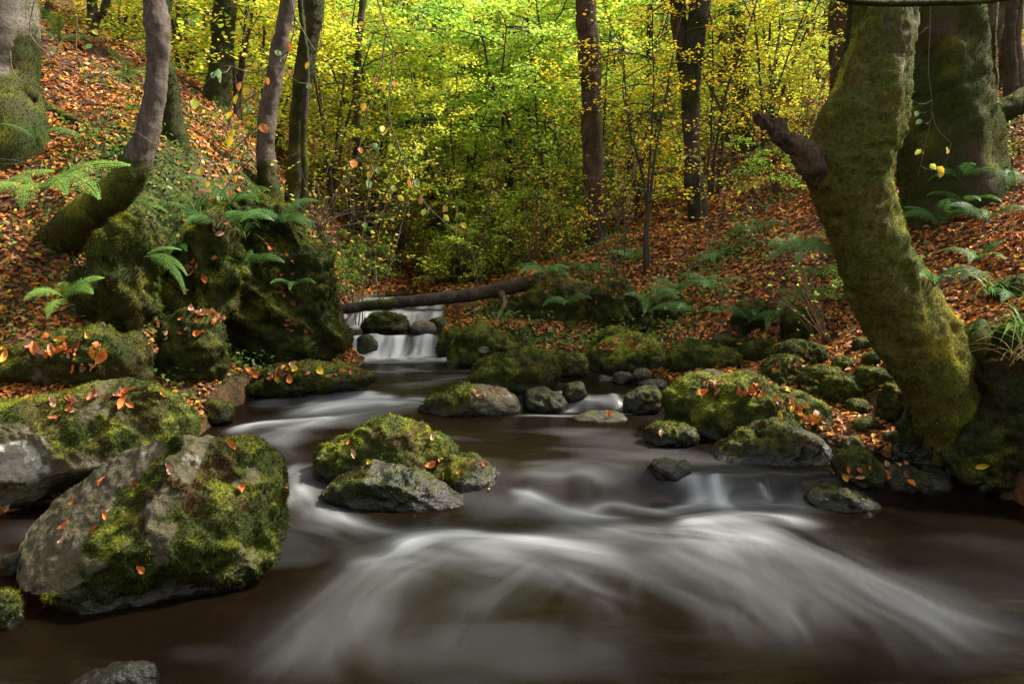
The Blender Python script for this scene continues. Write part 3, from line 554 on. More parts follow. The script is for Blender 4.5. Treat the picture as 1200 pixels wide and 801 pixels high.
rock('rock_outcrop', 'moss-hung crag in the middle of the left bank', [(272, 400), (270, 340), (280, 290), (305, 262), (330, 270), (342, 320), (350, 370), (345, 408), (305, 415)], 72, cover=0.95, Yf=7.6, depth=.7, cat='rock', bright=1.0, brown=.35, mat=M_ROCK_DARK, rough=1.2, chops=6, crag=.09, fuzzlen=.035)
rock('rock_outcrop', 'slanting mossy rib at the right end of the left bank', [(325, 400), (325, 330), (332, 280), (346, 262), (362, 290), (378, 340), (394, 385), (402, 405), (365, 415)], 73, cover=.98, Yf=8.2, depth=.8, cat='rock', bright=.9, brown=.25, mat=M_ROCK_DARK, rough=1.2, chops=6, crag=.09, fuzzlen=.035)
rock('rock_outcrop', 'dark mossy wall behind the crags of the left bank', [(140, 410), (150, 300), (190, 246), (250, 232), (310, 236), (350, 256), (378, 330), (398, 400), (380, 420), (280, 424), (180, 420)], 86, cover=.92, Yf=7.5, depth=.3, cat='rock', bright=.75, brown=.4, mat=M_ROCK_DARK, crag=.10, chops=3, sub=7, fuzzlen=.035)  # filler outcrop behind the crags; its dark colour deepens their shaded gaps
# right bank rocks
rock('rock_outcrop', 'mossy bluff where the fallen log ends', [(612, 392), (614, 352), (632, 332), (660, 322), (690, 330), (700, 360), (696, 396), (650, 400)], 74, cover=.95, Yf=9.5, depth=.7, cat='rock', bright=.95, mat=M_ROCK_DARK, crag=.09, brown=.3)
rock('rock_outcrop', 'second mossy bluff right of the log end', [(684, 398), (688, 350), (705, 328), (735, 330), (752, 352), (756, 396), (720, 402)], 79, cover=.9, Yf=9.3, depth=.7, cat='rock', bright=.75, mat=M_ROCK_DARK, crag=.09)
rock('rock_outcrop', 'low dark bluff with hanging ferns at the end of the mossy bluffs', [(742, 392), (750, 362), (780, 350), (815, 358), (836, 382), (800, 392)], 82, cover=.85, Yf=8.9, depth=.7, cat='rock', bright=.6, mat=M_ROCK_DARK, crag=.09)
rock('boulder', 'mossy lump on the crest of the bluffs', (640, 308, 684, 336), 83, cover=.95, Yf=10.2, bright=.9)
rock('boulder', 'bright mossy rock under the right half of the fallen log', (560, 350, 618, 388), 84, cover=.95, Yf=9.9, bright=1.0, brown=.3)
rock('boulder', 'mossy lump under the ferns left of the brambles', (858, 352, 905, 392), 75, cover=.9, bright=.7)
rock('boulder', 'dark mossy lump at the foot of the brambles', (915, 362, 968, 402), 78, cover=.9, bright=.55)
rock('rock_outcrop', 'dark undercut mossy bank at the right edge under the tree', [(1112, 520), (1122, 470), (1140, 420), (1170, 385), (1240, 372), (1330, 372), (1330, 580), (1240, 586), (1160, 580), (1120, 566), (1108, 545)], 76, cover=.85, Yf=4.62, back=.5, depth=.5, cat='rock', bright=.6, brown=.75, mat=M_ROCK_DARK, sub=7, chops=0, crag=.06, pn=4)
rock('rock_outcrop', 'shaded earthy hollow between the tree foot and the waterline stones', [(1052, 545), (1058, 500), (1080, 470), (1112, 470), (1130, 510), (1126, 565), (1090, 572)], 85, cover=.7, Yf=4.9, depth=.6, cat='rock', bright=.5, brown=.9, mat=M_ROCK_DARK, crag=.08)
rock('boulder', 'green mossy rock on the leafy slope right of the tree', (1165, 325, 1235, 372), 77, cover=.95, Yf=5.9, bright=.8)

gbv = BVHTree.FromPolygons([tuple(q) for q in gV], gF.tolist())
def cast(px, py, ground_too=True):
    d = ray(px, py); d = Vector(d).normalized(); o = Vector(CAM); best = None
    for b, ob in BV + ([(gbv, ground)] if ground_too else []):
        h = b.ray_cast(o, d)
        if h[0] is not None and (best is None or h[3] < best[2]): best = (h[0], h[1], h[3])
    return best

# ------------------------------------------------------------------ leaves
def leaf_mesh(P, D, N, S, C, wid=.5, fold=.12, jit=None):
    """two folded quads per leaf, from its foot P along D, facing N"""
    n = len(P); D = unit(D); X = unit(np.cross(N, D)); Nn = np.cross(D, X); S = np.asarray(S).reshape(-1, 1)
    w = wid * S; up = fold * S * (jit if jit is not None else 1)
    V = np.stack([P, P + D * S * .35 + X * w * .48 + Nn * up, P + D * S * .72 + X * w * .36 + Nn * up, P + D * S - Nn * up * .5, P + D * S * .72 - X * w * .36 + Nn * up, P + D * S * .35 - X * w * .48 + Nn * up], 1).reshape(-1, 3)
    b = np.arange(n)[:, None] * 6
    F = np.stack([b + np.array([[0, 1, 2, 3]]), b + np.array([[0, 3, 4, 5]])], 1).reshape(-1, 4)
    return V, F, np.repeat(C, 6, 0)
LC = {'orange': (.52, .15, .03), 'russet': (.30, .085, .03), 'pink': (.46, .26, .17), 'yellow': (.60, .42, .04), 'brown': (.17, .075, .03), 'green': (.36, .44, .14), 'gold': (.55, .28, .03)}
_lm = {}
def loose_leaf(px, py, spx, colr, label, group=None, rot=None, cat='leaf'):
    h = cast(px, py)
    if h is None: return
    p, n = np.array(h[0]), np.array(h[1])
    key = (colr, random.randint(0, 2))
    if key not in _lm:
        rg = np.random.default_rng(hash(colr) % 1000 + key[1] if False else sum(map(ord, colr)) + key[1]); t = np.linspace(0, 1, 9)
        wv = np.sin(PI * t ** .8) ** .85 * (.19 + .06 * key[1]); wv[-1] = 0; wv[0] = .01; bend = (.16 + .12 * key[1]) * (t - .5) ** 2 * 4 * (1 if key[1] != 1 else -.7)
        V = []; 
        for i in range(9):
            for s, q in ((-1, 1), (-.5, .4), (0, 0), (.5, .4), (1, 1)): V.append((s * wv[i], t[i] - .5, bend[i] + .10 * q * (1 + .4 * math.sin(i * 2.1 + key[1] + s))))
        V = np.array(V); F = np.array([[i * 5 + j, i * 5 + j + 1, i * 5 + j + 6, i * 5 + j + 5] for i in range(8) for j in range(4)])
        C = np.array(LC[colr]) * (1 + .25 * fbm(V * 5 + key[1] * 7, 3, 3)[:, None]); C[2::5] *= .75
        o = mk('fallen_leaf', V, F, M_LITTER, colr=np.clip(C, 0, 1)); _lm[key] = o.data
        # a short stalk belongs to the same leaf
    else:
        o = bpy.data.objects.new('fallen_leaf', _lm[key]); col.objects.link(o)
    dist = np.linalg.norm(p - CAM); s = spx / FPX * dist * 1.05
    from mathutils import Matrix
    nz = Vector(n) + Vector(rng.normal(size=3) * .42) + Vector((0, -.2, .1)); nz.normalize()
    a = rot if rot is not None else random.uniform(0, 2 * PI); x = Vector((math.cos(a), .3 * math.sin(a), math.sin(a))); y = nz.cross(x).normalized(); x = y.cross(nz)
    M = Matrix((x, y, nz)).transposed().to_4x4(); M.translation = Vector(p) + Vector(n) * (s * .10 + .006)
    o.matrix_world = M @ Matrix.Scale(s, 4); tag(o, label, cat, group)
    return o
FB = 'on the big tilted boulder'
for px, py, s, c, l in [(120, 565, 11, 'orange', 'small orange leaf high on the left face ' + FB), (63, 579, 10, 'russet', 'russet leaf at the left shoulder ' + FB), (90, 590, 14, 'orange', 'curled orange leaf left of the grey face middle ' + FB), (78, 616, 14, 'orange', 'rounded orange leaf low on the bare grey face ' + FB),
                        (78, 632, 13, 'pink', 'pale pinkish leaf, lowest on the bare grey face ' + FB), (123, 604, 11, 'orange', 'small orange leaf in the middle of the grey face ' + FB), (111, 623, 13, 'russet', 'slim russet leaf near the moss border ' + FB), (201, 552, 15, 'pink', 'pinkish brown leaf just left of the peak ' + FB),
                        (160, 568, 12, 'russet', 'slim reddish leaf on the upper left face ' + FB), (166, 667, 11, 'orange', 'bright orange leaf low on the moss ' + FB), (274, 523, 17, 'orange', 'orange leaf on the top edge ' + FB), (279, 573, 13, 'orange', 'orange leaf on the dark right face ' + FB), (333, 568, 9, 'russet', 'dark red leaf at the right corner ' + FB)]:
    loose_leaf(px, py, s, c, l)
for px, py, s, c, l in [(409, 519, 9, 'orange', 'orange leaf at the left of the domed midstream boulder'), (415, 533, 13, 'pink', 'pale leaf between the domed and the wet midstream boulders'), (378, 538, 12, 'pink', 'pale curled leaf at the left end of the domed midstream boulder'), (507, 515, 13, 'pink', 'pale leaf standing at the right of the domed midstream boulder'),
                        (505, 545, 13, 'orange', 'orange leaf where the three midstream boulders meet'), (519, 541, 11, 'gold', 'golden leaf above the right midstream boulder'), (434, 544, 8, 'yellow', 'yellow leaf on the wet bluish boulder'), (538, 554, 9, 'orange', 'orange leaf on the right midstream boulder'),
                        (565, 544, 9, 'russet', 'russet leaf at the top edge of the right midstream boulder'), (571, 572, 12, 'green', 'pale green leaf on the right midstream boulder'), (521, 560, 8, 'gold', 'small golden leaf at the left of the right midstream boulder'),
                        (714, 489, 10, 'orange', 'orange leaf standing on the awash stone'), (776, 508, 10, 'pink', 'pale leaf on the low waterline stone left of the long boulder'), (978, 552, 16, 'gold', 'yellowish leaf propped at the right waterline stone'), (1155, 545, 14, 'yellow', 'lone yellow leaf on the dark undercut bank'),
                        (821, 461, 13, 'orange', 'single orange leaf at the left end of the long leafy boulder'), (913, 485, 14, 'yellow', 'pale yellow leaf below the leaf trail of the long boulder'), (935, 489, 15, 'gold', 'golden leaf low in the leaf trail of the long boulder'), (921, 457, 12, 'yellow', 'pale yellow leaf high in the leaf trail of the long boulder'),
                        (191, 462, 11, 'yellow', 'yellow leaf on the mossy end of the lichen boulder'), (147, 461, 14, 'pink', 'pinkish leaf on top of the lichen boulder'), (160, 457, 10, 'russet', 'russet leaf on the top edge of the lichen boulder'), (152, 474, 12, 'orange', 'orange leaf in the moss of the lichen boulder'), (54, 397, 10, 'yellow', 'yellow leaf on the square dark mossy rock'), (346, 434, 12, 'yellow', 'yellow leaf on the low ledge by the rapids'), (374, 437, 12, 'yellow', 'yellow leaf near the tip of the low ledge')]:
    loose_leaf(px, py, s, c, l)
def pile(n, pts, sp, s, label, group, cols=('orange', 'orange', 'russet', 'pink', 'brown', 'gold')):
    pts = np.array(pts, float)
    for i in range(n):
        t = random.random() * (len(pts) - 1); k = int(t); q = pts[k] + (pts[k + 1] - pts[k]) * (t - k)
        loose_leaf(q[0] + random.gauss(0, sp), q[1] + random.gauss(0, sp * .5), s * random.uniform(.7, 1.2), random.choice(cols), label, group)
pile(46, [(870, 452), (900, 462), (925, 475), (945, 490), (955, 497)], 9, 11, 'dead leaf in the orange trail on the long leafy boulder', 'leaves trailing over the long mossy boulder')
pile(10, [(825, 449), (850, 451)], 8, 9, 'dead leaf on the left crown of the long leafy boulder', 'leaves on the left crown of the long boulder', ('russet', 'brown', 'pink'))
pile(22, [(705, 406), (745, 402)], 9, 7, 'dead leaf capping the leaf-topped round mossy boulder', 'leaves capping the round mossy boulder')
pile(10, [(555, 463), (590, 460)], 6, 8, 'dead leaf on the flat half-bare midstream rock', 'leaves on the flat midstream rock', ('orange', 'russet', 'pink'))
pile(14, [(60, 480), (130, 462), (140, 472)], 10, 16, 'dead leaf lying on the top of the lichen boulder', 'leaves on the lichen boulder', ('orange', 'russet', 'pink', 'brown'))
pile(26, [(20, 410), (90, 400), (100, 425), (120, 405)], 16, 14, 'dead leaf on the square dark mossy rock', 'leaves on the square dark rock')
pile(16, [(900, 428), (940, 420), (950, 440)], 14, 7, 'dead leaf on the mossy boulders behind the long one', 'leaves on the boulders behind')
pile(14, [(990, 560), (1040, 540), (1060, 560)], 12, 9, 'dead leaf on the stones by the right waterline', 'leaves on the waterline stones')
pile(26, [(205, 255), (250, 262), (240, 300), (215, 330), (208, 370)], 9, 9, 'dead leaf caught on the dark crag of the left bank', 'leaves caught on the dark crag', ('russet', 'brown', 'orange', 'pink'))
pile(26, [(300, 270), (320, 300), (335, 345), (350, 390)], 8, 8, 'dead leaf caught on the moss-hung crag and rib of the left bank', 'leaves caught on the left crags', ('russet', 'orange', 'brown'))
pile(24, [(210, 372), (240, 365), (255, 372), (190, 400)], 6, 9, 'dead leaf on the upright mossy block', 'leaves on the upright mossy block', ('russet', 'orange', 'brown', 'pink'))
pile(30, [(640, 335), (700, 325), (740, 340), (690, 360)], 14, 6, 'dead leaf on the mossy bluffs by the log end', 'leaves on the mossy bluffs', ('russet', 'orange', 'brown'))
pile(24, [(290, 440), (340, 436), (430, 437)], 8, 9, 'dead leaf on the low ledge beside the rapids', 'leaves on the low ledge')

# leaf litter: uncountable, one object
LP = np.array([(.24, .080, .020), (.36, .115, .022), (.50, .18, .025), (.60, .25, .035), (.13, .05, .018), (.38, .18, .07), (.42, .24, .12), (.62, .38, .04), (.28, .09, .026)])
LW = np.array([.2, .22, .17, .06, .15, .08, .06, .03, .1]); LW /= LW.sum()
def litter(n, seed):
    rg = np.random.default_rng(seed); Y = np.exp(rg.uniform(math.log(2.5), math.log(34), n)); az = rg.uniform(-.95, .95, n); x = Y * np.tan(az * .9); y = Y
    c = chan(x, y); z = H(x, y); e = .05
    nx_ = (H(x + e, y) - H(x - e, y)) / (2 * e); ny_ = (H(x, y + e) - H(x, y - e)) / (2 * e); N = unit(np.stack([-nx_, -ny_, np.ones(n)], 1))
    m = moss_ground(x, y, z, N[:, 2]); clump = fbm(P2(x * 1.6, y * 1.6), 3, 33)
    pr = np.clip(.95 - .8 * sstep(m, .42, .85) + .8 * clump, 0.05, 1) * sstep(N[:, 2], .2, .5)
    k = (rg.random(n) < pr) & ((c < -.03) | (y > 13)); x, y, z, N = x[k], y[k], z[k], N[k]; n = k.sum()
    S = np.clip(.012 * y ** .75, .045, .13) * rg.uniform(.7, 1.35, n) * np.where(y < 7, 1.15, 1.0)
    a = rg.uniform(0, 2 * PI, n); D = np.stack([np.cos(a), np.sin(a), rg.normal(0, .3, n)], 1); N = unit(N + rg.normal(0, .38, (n, 3)))
    D = unit(D - (D * N).sum(1, keepdims=True) * N)
    C = LP[rg.choice(len(LP), n, p=LW)] * rg.uniform(.6, 1.25, (n, 1))
    P = np.stack([x, y, z], 1) + N * (.004 + rg.uniform(0, .022, (n, 1)) * np.minimum(y / 6, 2)[:, None]) - D * S[:, None] * .5
    V, F, C = leaf_mesh(P, D, N, S, C, .55, .16, rg.uniform(-1, 1.3, (n, 1)))
    return V, F, C
V, F, C = litter(330000, 5)
lit = mk('leaf_litter', V, F, M_LITTER, colr=C, smooth=False); tag(lit, 'carpet of orange and brown fallen leaves over both banks', 'leaf litter', kind='stuff')
# ground moss fuzz on the damp banks
rg = np.random.default_rng(17); n = 600000
Y = np.exp(rg.uniform(math.log(3), math.log(16), n)); x = Y * np.tan(rg.uniform(-.85, .85, n)); z = H(x, Y); e = .05
N = unit(np.stack([-(H(x + e, Y) - H(x - e, Y)) / (2 * e), -(H(x, Y + e) - H(x, Y - e)) / (2 * e), np.ones(n)], 1))
k = (rg.random(n) < sstep(moss_ground(x, Y, z, N[:, 2]) + .35 * fbm(P2(x * 9, Y * 9), 2, 8), .42, .62)) & (chan(x, Y) < -.02)
x, Y, z, N = x[k], Y[k], z[k], N[k]; P = np.stack([x, Y, z], 1)
C = mosscol(P, N[:, 2], 1.6, 71, .85, .35) * rg.uniform(.5, 1.6, (len(P), 1))
d = unit(N + rg.normal(size=P.shape) * .5); t = unit(np.cross(d, rg.normal(size=P.shape))); s = (.0024 * Y)[:, None] * rg.uniform(.6, 1.4, (len(P), 1))
V = np.stack([P - t * s * .28, P + t * s * .28, P + d * s * 1.3], 1).reshape(-1, 3)
gmoss = mk('ground_moss', V, np.arange(len(V)).reshape(-1, 3), M_MOSS, colr=np.repeat(C, 3, 0), smooth=False); tag(gmoss, 'green moss growing over the damp stream banks', 'moss', kind='stuff')
EXPOSURE = 1.68
SHADE_CANOPY = [('lt', 8.6, 3.4, 8.2, .85), ('T1', 8.0, 12.0, 9.5, .8), ('T2', -5.5, 7.8, 9.6, .9), ('T3', -3.8, 5.0, 9.0, .7), ('T5', -3.0, 10.5, 9.5, .7)]  # unseen leaf crowns, set where they shade the stream and foreground
# ------------------------------------------------------------------ trees near the camera
def trunk_mesh(pts, seg=28, n=None, amp=.10, seed=1, ridges=.0, flare=None):
    """pts: (px, py, width in px, distance Y)"""
    pts = np.array(pts, float); ctr = np.array([at(a[0], a[1], a[3]) for a in pts]); rad = pts[:, 2] / 2 / FPX * pts[:, 3]
    ln = np.linalg.norm(np.diff(ctr, axis=0), axis=1).sum(); n = n or int(max(12, min(160, ln / max(rad.mean() * .22, .01))))
    path = catmull(ctr, n); r = np.interp(np.linspace(0, len(pts) - 1, n), np.arange(len(pts)), rad)
    V, F = tube(path, r, seg); N = vnormals(V, F); sc = 1 / rad.mean(); o = np.array([seed * 3.3, seed * 1.9, 0])
    V = V + N * (rad.mean() * (amp * 1.6 * fbm(V * np.array([sc, sc, sc * .35]) + o, 3, seed) + amp * .7 * fbm(V * np.array([sc * 3.5, sc * 3.5, sc * 1.4]) + o, 3, seed + 1) + amp * .35 * (1 - 2.5 * np.abs(fbm(V * 13 + o, 3, seed + 2)))))[:, None]
    if ridges:
        ax = np.repeat(np.arange(len(path)), seg); th = np.tile(np.linspace(0, 2 * PI, seg, endpoint=False), len(path)); m = len(ax)
        V[:m] += N[:m] * (ridges * rad.mean() * np.sin(th * 5 + seed + 2 * path[ax, 2]) * sstep(ax / len(path), .0, .0 + 1e-3))[:, None]
    return V, F, vnormals(V, F)
def trunk_part(name, pts, mat, root, mossf, seed=1, seg=28, amp=.10, bright=1.0, brown=.3, fuzz=1.0, pale=None, yellow=0., **k):
    V, F, N = trunk_mesh(pts, seg=seg, amp=amp, seed=seed, **k)
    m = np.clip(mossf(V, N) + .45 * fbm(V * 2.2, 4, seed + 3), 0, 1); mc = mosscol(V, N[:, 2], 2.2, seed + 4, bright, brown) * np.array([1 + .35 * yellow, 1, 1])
    L_ = np.array(root.location)
    o = mk(name, V - L_, F, mat, root, colr=mc, attrs={'moss': m, 'pale': np.zeros(len(V)) if pale is None else pale(V, N)})
    Ym = np.mean([p[3] for p in pts]); ppm = FPX / Ym
    BV.append((BVHTree.FromPolygons([tuple(q) for q in V], F.tolist()), o))
    if fuzz:
        rg = np.random.default_rng(seed + 50); r = scatter(V, F, N, np.where(m > .5, m, 0), fuzz * .20 * ppm * ppm, rg)
        if r:
            bp, bn = r; C = mosscol(bp, bn[:, 2], 2.2, seed + 4, bright, brown) * np.array([1 + .35 * yellow, 1, 1]) * rg.uniform(.5, 1.6, (len(bp), 1)) * (1 + .75 * fbm(bp * 24, 2, 5))[:, None].clip(.3, 2)
            blades(bp - L_, bn, max(.011, 2.4 / ppm), max(.002, .5 / ppm), C, rg, droop=.45, parent=o)
    return o
def base(px, Y, dz=0.):
    x = at(px, 290, Y)[0]; return np.array([x, Y, H1(x, Y) + dz])

# leaning mossy tree, right foreground
lt = empty('leaning_tree', at(1110, 500, 4.95)); tag(lt, 'big leaning mossy tree with a broken limb stub, right foreground', 'tree')
def lt_moss(V, N): return 1.05 - .50 * sstep(V[:, 2], 1.95, 2.6) + .15 * sstep(-N[:, 1], .2, .8) + .5 * sstep(-N[:, 0], .35, .9) * sstep(V[:, 2], 3.4, 2.0)
trunk_part('trunk', [(1168, 590, 170, 5.1), (1146, 540, 132, 5.05), (1124, 495, 102, 5.0), (1103, 450, 88, 4.96), (1082, 410, 90, 4.95), (1060, 375, 94, 4.95), (1036, 330, 90, 4.95), (1022, 300, 86, 4.95), (1008, 250, 80, 4.95), (1000, 215, 80, 4.95), (998, 190, 86, 4.95), (1009, 150, 86, 4.95), (1027, 100, 76, 4.95), (1036, 50, 69, 4.95), (1040, 0, 66, 4.95), (1052, -120, 70, 4.95), (1075, -330, 60, 5.0), (1085, -600, 50, 5.0)],
           M_BARK, lt, lt_moss, seed=3, seg=64, amp=.11, bright=2.3, brown=.3, fuzz=1.3, yellow=.5, n=200, ridges=.03, pale=lambda V, N: sstep(N[:, 0] - .35 * N[:, 1], .3, .75) * sstep(fbm(V * np.array([14, 14, 9.]), 4, 8), .05, .25) * sstep(V[:, 2], 1.95, 2.1) * sstep(V[:, 2], 2.95, 2.5))
trunk_part('broken_limb', [(1000, 225, 50, 4.95), (975, 206, 46, 4.9), (954, 190, 36, 4.85), (932, 172, 25, 4.8), (912, 155, 23, 4.77), (897, 142, 18, 4.74), (886, 131, 8, 4.72)], M_WOOD, lt, lambda V, N: .12 + .5 * sstep(N[:, 2], .5, .9), seed=5, seg=26, amp=.26, fuzz=.5, ridges=.10)
trunk_part('root', [(1130, 400, 60, 5.0), (1165, 420, 50, 4.95), (1200, 450, 36, 4.85), (1230, 490, 26, 4.8)], M_BARK, lt, lambda V, N: 1.0 + 0 * V[:, 2], seed=7, seg=18, bright=1.0)

def tree(name, label, pts, mat, mossf, seed, cat='tree', parts=(), **k):
    q = pts[0]; pts = [(q[0] + (q[0] - pts[1][0]) * .3, q[1] + 45, q[2] * 1.15, q[3])] + list(pts) if q[1] > 100 and name != 'bent_tree' else pts; r = empty(name, at(q[0], q[1], q[3])); tag(r, label, cat); trunk_part('trunk', pts, mat, r, mossf, seed=seed, **k)
    for nm, pp, mm, mf, sd in parts: trunk_part(nm, pp, mm, r, mf, seed=sd, seg=14, bright=k.get('bright', 1), fuzz=k.get('fuzz', 1))
    return r
up = lambda a, b: (lambda V, N: 1.0 - 1.0 * sstep(V[:, 2], a, b))
cst = lambda c: (lambda V, N: c + 0 * V[:, 2])
T1 = tree('big_tree', 'thick mossy ivy-hung trunk standing right behind the leaning tree', [(1124, 340, 140, 8.2), (1120, 260, 128, 8.2), (1113, 205, 112, 8.2), (1106, 150, 104, 8.2), (1102, 110, 96, 8.2), (1100, 60, 88, 8.2), (1098, 0, 84, 8.2), (1096, -150, 80, 8.2), (1100, -480, 60, 8.2)], M_BARK, lambda V, N: .68 + .35 * sstep(N[:, 0], .1, .7), 11, seg=36, bright=1.1, brown=.3, ridges=.05,
          parts=[('root', [(1128, 150, 40, 8.2)] + [(a_, b_, w_, hit(a_, b_ + 2)[1]) for a_, b_, w_ in ((1148, 172, 28), (1165, 182, 18), (1182, 190, 10))], M_BARK, cst(.9), 12)])
T2 = tree('beech_tree', 'smooth grey beech trunk with a mossy foot at the top left corner', [(10, 160, 84, 7.6), (6, 130, 78, 7.7), (4, 90, 72, 7.8), (4, 40, 74, 7.8), (2, 0, 72, 7.8), (0, -200, 68, 7.8), (0, -480, 56, 7.8)], M_BARK_GREY, lambda V, N: .95 - 1.0 * sstep(V[:, 2], 2.85, 3.15) + .8 * sstep(N[:, 0], .6, .9) , 15, seg=32, amp=.05, bright=.8,
          parts=[('root', [(30, 112, 24, 7.65)] + [(a_, b_, w_, hit(a_, b_ + 2)[1]) for a_, b_, w_ in ((52, 126, 16), (74, 136, 11), (94, 144, 7), (108, 150, 4))], M_BARK_GREY, cst(1), 16)])
T3 = tree('bent_tree', 'slim tree with a mossy elbow growing out of the left bank', [(60, 300, 54, 6.95), (80, 275, 48, 6.7), (98, 256, 43, 6.5), (114, 241, 40, 6.45), (138, 222, 37, 6.4), (158, 196, 33, 6.4), (170, 165, 26, 6.4), (179, 130, 24, 6.4), (184, 90, 23, 6.4), (185, 50, 25, 6.4), (182, 22, 28, 6.4), (178, -20, 22, 6.4), (168, -90, 20, 6.4), (150, -400, 16, 6.4)], M_BARK_PURPLE, lambda V, N: .98 - .95 * sstep(V[:, 2], 2.0, 2.5) + .6 * sstep(-N[:, 0], .55, .9) * sstep(V[:, 2], 2.9, 2.6), 18, seg=24, amp=.10, bright=1.1,
          parts=[('branch', [(180, 30, 18, 6.4), (195, 0, 14, 6.45), (214, -40, 12, 6.5), (240, -120, 10, 6.6)], M_BARK_PURPLE, cst(.4), 19)])
T4 = tree('tree', 'green moss-covered trunk left of the pale leaning trunk', [(250, 128, 34, 12), (256, 108, 28, 12), (260, 60, 25, 12), (265, 0, 24, 12), (275, -200, 22, 12)], M_BARK, cst(.85), 21, bright=1.0, seg=20)
T5 = tree('tree', 'pale brown trunk leaning right above a mossy foot, upper left', [(318, 235, 26, 9.3), (313, 200, 22, 9.3), (312, 165, 20, 9.3), (318, 110, 19, 9.3), (327, 60, 18, 9.3), (338, 0, 18, 9.3), (360, -160, 16, 9.3)], M_BARK_PURPLE, up(2.1, 2.6), 22, seg=20)
T6 = tree('tree', 'dark double-stemmed trunk just right of the pale leaning trunk', [(345, 250, 22, 10.8), (347, 190, 20, 10.8), (352, 120, 20, 10.8), (361, 50, 22, 10.8), (368, 0, 24, 10.8), (378, -150, 20, 10.8)], M_BARK, cst(.55), 23, seg=18, bright=.7)
T6b = tree('thin_tree', 'thin mossy stem rising in front of the dark double-stemmed trunk', [(352, 262, 9, 9.5), (357, 220, 8, 9.5), (356, 150, 7, 9.5), (360, 80, 6, 9.5), (352, 0, 6, 9.5), (350, -100, 5, 9.5)], M_BARK, cst(.7), 24, seg=10)
T7 = tree('ivy_tree', 'distant dark ivy-clad trunk leaning right at the top centre', [(490, 230, 22, 19), (500, 120, 22, 19), (513, 60, 22, 19), (528, 0, 24, 19), (545, -120, 22, 19)], M_BARK, cst(.4), 25, seg=16, bright=.5)
T8 = tree('tall_tree', 'straight reddish brown trunk right of centre', [(699, 300, 30, 12.5), (698, 265, 25, 12.5), (696, 200, 23, 12.5), (692, 100, 22, 12.5), (689, 40, 22, 12.5), (686, 0, 22, 12.5), (682, -250, 20, 12.5)], M_BARK_RED, cst(.22), 26, seg=22, ridges=.03, bright=.6)
T9 = tree('twin_tree', 'dark twin trunk with a pale streak left of the golden slope', [(822, 270, 26, 11.8), (816, 240, 22, 11.8), (812, 180, 20, 11.8), (810, 110, 20, 11.8), (815, 40, 22, 11.8), (820, 0, 23, 11.8), (830, -200, 20, 11.8)], M_BARK, cst(.4), 28, seg=20, bright=.6,
          parts=[('second_stem', [(808, 110, 16, 11.9), (800, 60, 16, 11.9), (795, 20, 17, 11.9), (791, -40, 18, 11.9)], M_BARK_RED, cst(.3), 29)])
T10 = tree('tree', 'farther brown trunk between the twin trunk and the broken limb', [(872, 160, 24, 16), (868, 120, 18, 16), (866, 60, 17, 16), (865, 0, 17, 16), (864, -120, 16, 16)], M_BARK_RED, cst(.3), 30, seg=16, bright=.6)
T11 = tree('thin_tree', 'thin brown trunk immediately left of the farther brown trunk', [(850, 140, 14, 17), (848, 60, 13, 17), (845, 0, 12, 17), (844, -120, 12, 17)], M_BARK_RED, cst(.2), 31, seg=12)
T12 = tree('tree', 'brown trunk half hidden behind the left edge of the leaning tree', [(988, 110, 30, 14), (985, 70, 26, 14), (984, 30, 25, 14), (986, 0, 25, 14), (990, -120, 24, 14)], M_BARK_RED, cst(.25), 32, seg=18)
T13 = tree('mossy_stem', 'mossy curved stem rising behind the left edge of the leaning tree', [(975, 165, 14, 7.5), (985, 120, 13, 7.5), (994, 70, 12, 7.5), (1000, 20, 11, 7.5), (1003, -60, 10, 7.5)], M_BARK, cst(.9), 33, seg=12, bright=.8)
T14 = tree('tree_stump', 'mossy stump-like trunk behind the bent tree', [(208, 180, 30, 8.2), (203, 140, 24, 8.2), (199, 105, 21, 8.2), (196, 82, 18, 8.2), (196, 74, 8, 8.2)], M_BARK, cst(.9), 34, seg=20, bright=.8)
for i, (x0, x1, wd, Y, l) in enumerate([(1140, 1138, 7, 11.5, 'pale thin sapling stem nearest the thick mossy trunk'), (1152, 1150, 9, 11, 'pale sapling stem, second along the right slope'), (1160, 1164, 11, 11, 'greyish sapling stem, third along the right slope'), (1172, 1176, 8, 12, 'slender pale stem left of the dark stem at the right edge'), (1183, 1186, 15, 10.5, 'dark mossy stem near the right edge'), (1196, 1195, 9, 10.5, 'pale stem cut by the right edge'), (1128, 1120, 4, 10.5, 'finest wispy stem right of the thick mossy trunk'), (98, 125, 9, 13, 'thin leaning stem at the top left beside the beech'), (112, 108, 12, 15, 'short pale birch stem at the top left'), (475, 480, 7, 20, 'thin distant stem left of the ivy-clad trunk'), (765, 762, 8, 17, 'thin distant stem right of the reddish trunk'), (598, 594, 10, 24, 'dark distant stem at the top centre'), (410, 425, 9, 15, 'thin mossy stem left of the dark hollow above the log'), (640, 622, 8, 26, 'thin distant stem left of the reddish trunk')]):
    b = base(x0, Y, -.1); py = 290 - (b[2] - 1.5) / Y * FPX
    tree('thin_tree', l, [(x0, py, wd * 1.25, Y), ((x0 * 2 + x1) / 3 + 2, py * .66, wd, Y), ((x0 + 2 * x1) / 3 - 2, py * .33, wd * .95, Y), (x1, 0, wd * .9, Y), (x1 + (x1 - x0), -150, wd * .8, Y)], M_BARK_PALE if 'pale' in l or 'grey' in l else M_BARK, cst(.35), 60 + i, seg=10, fuzz=.5, bright=.7)
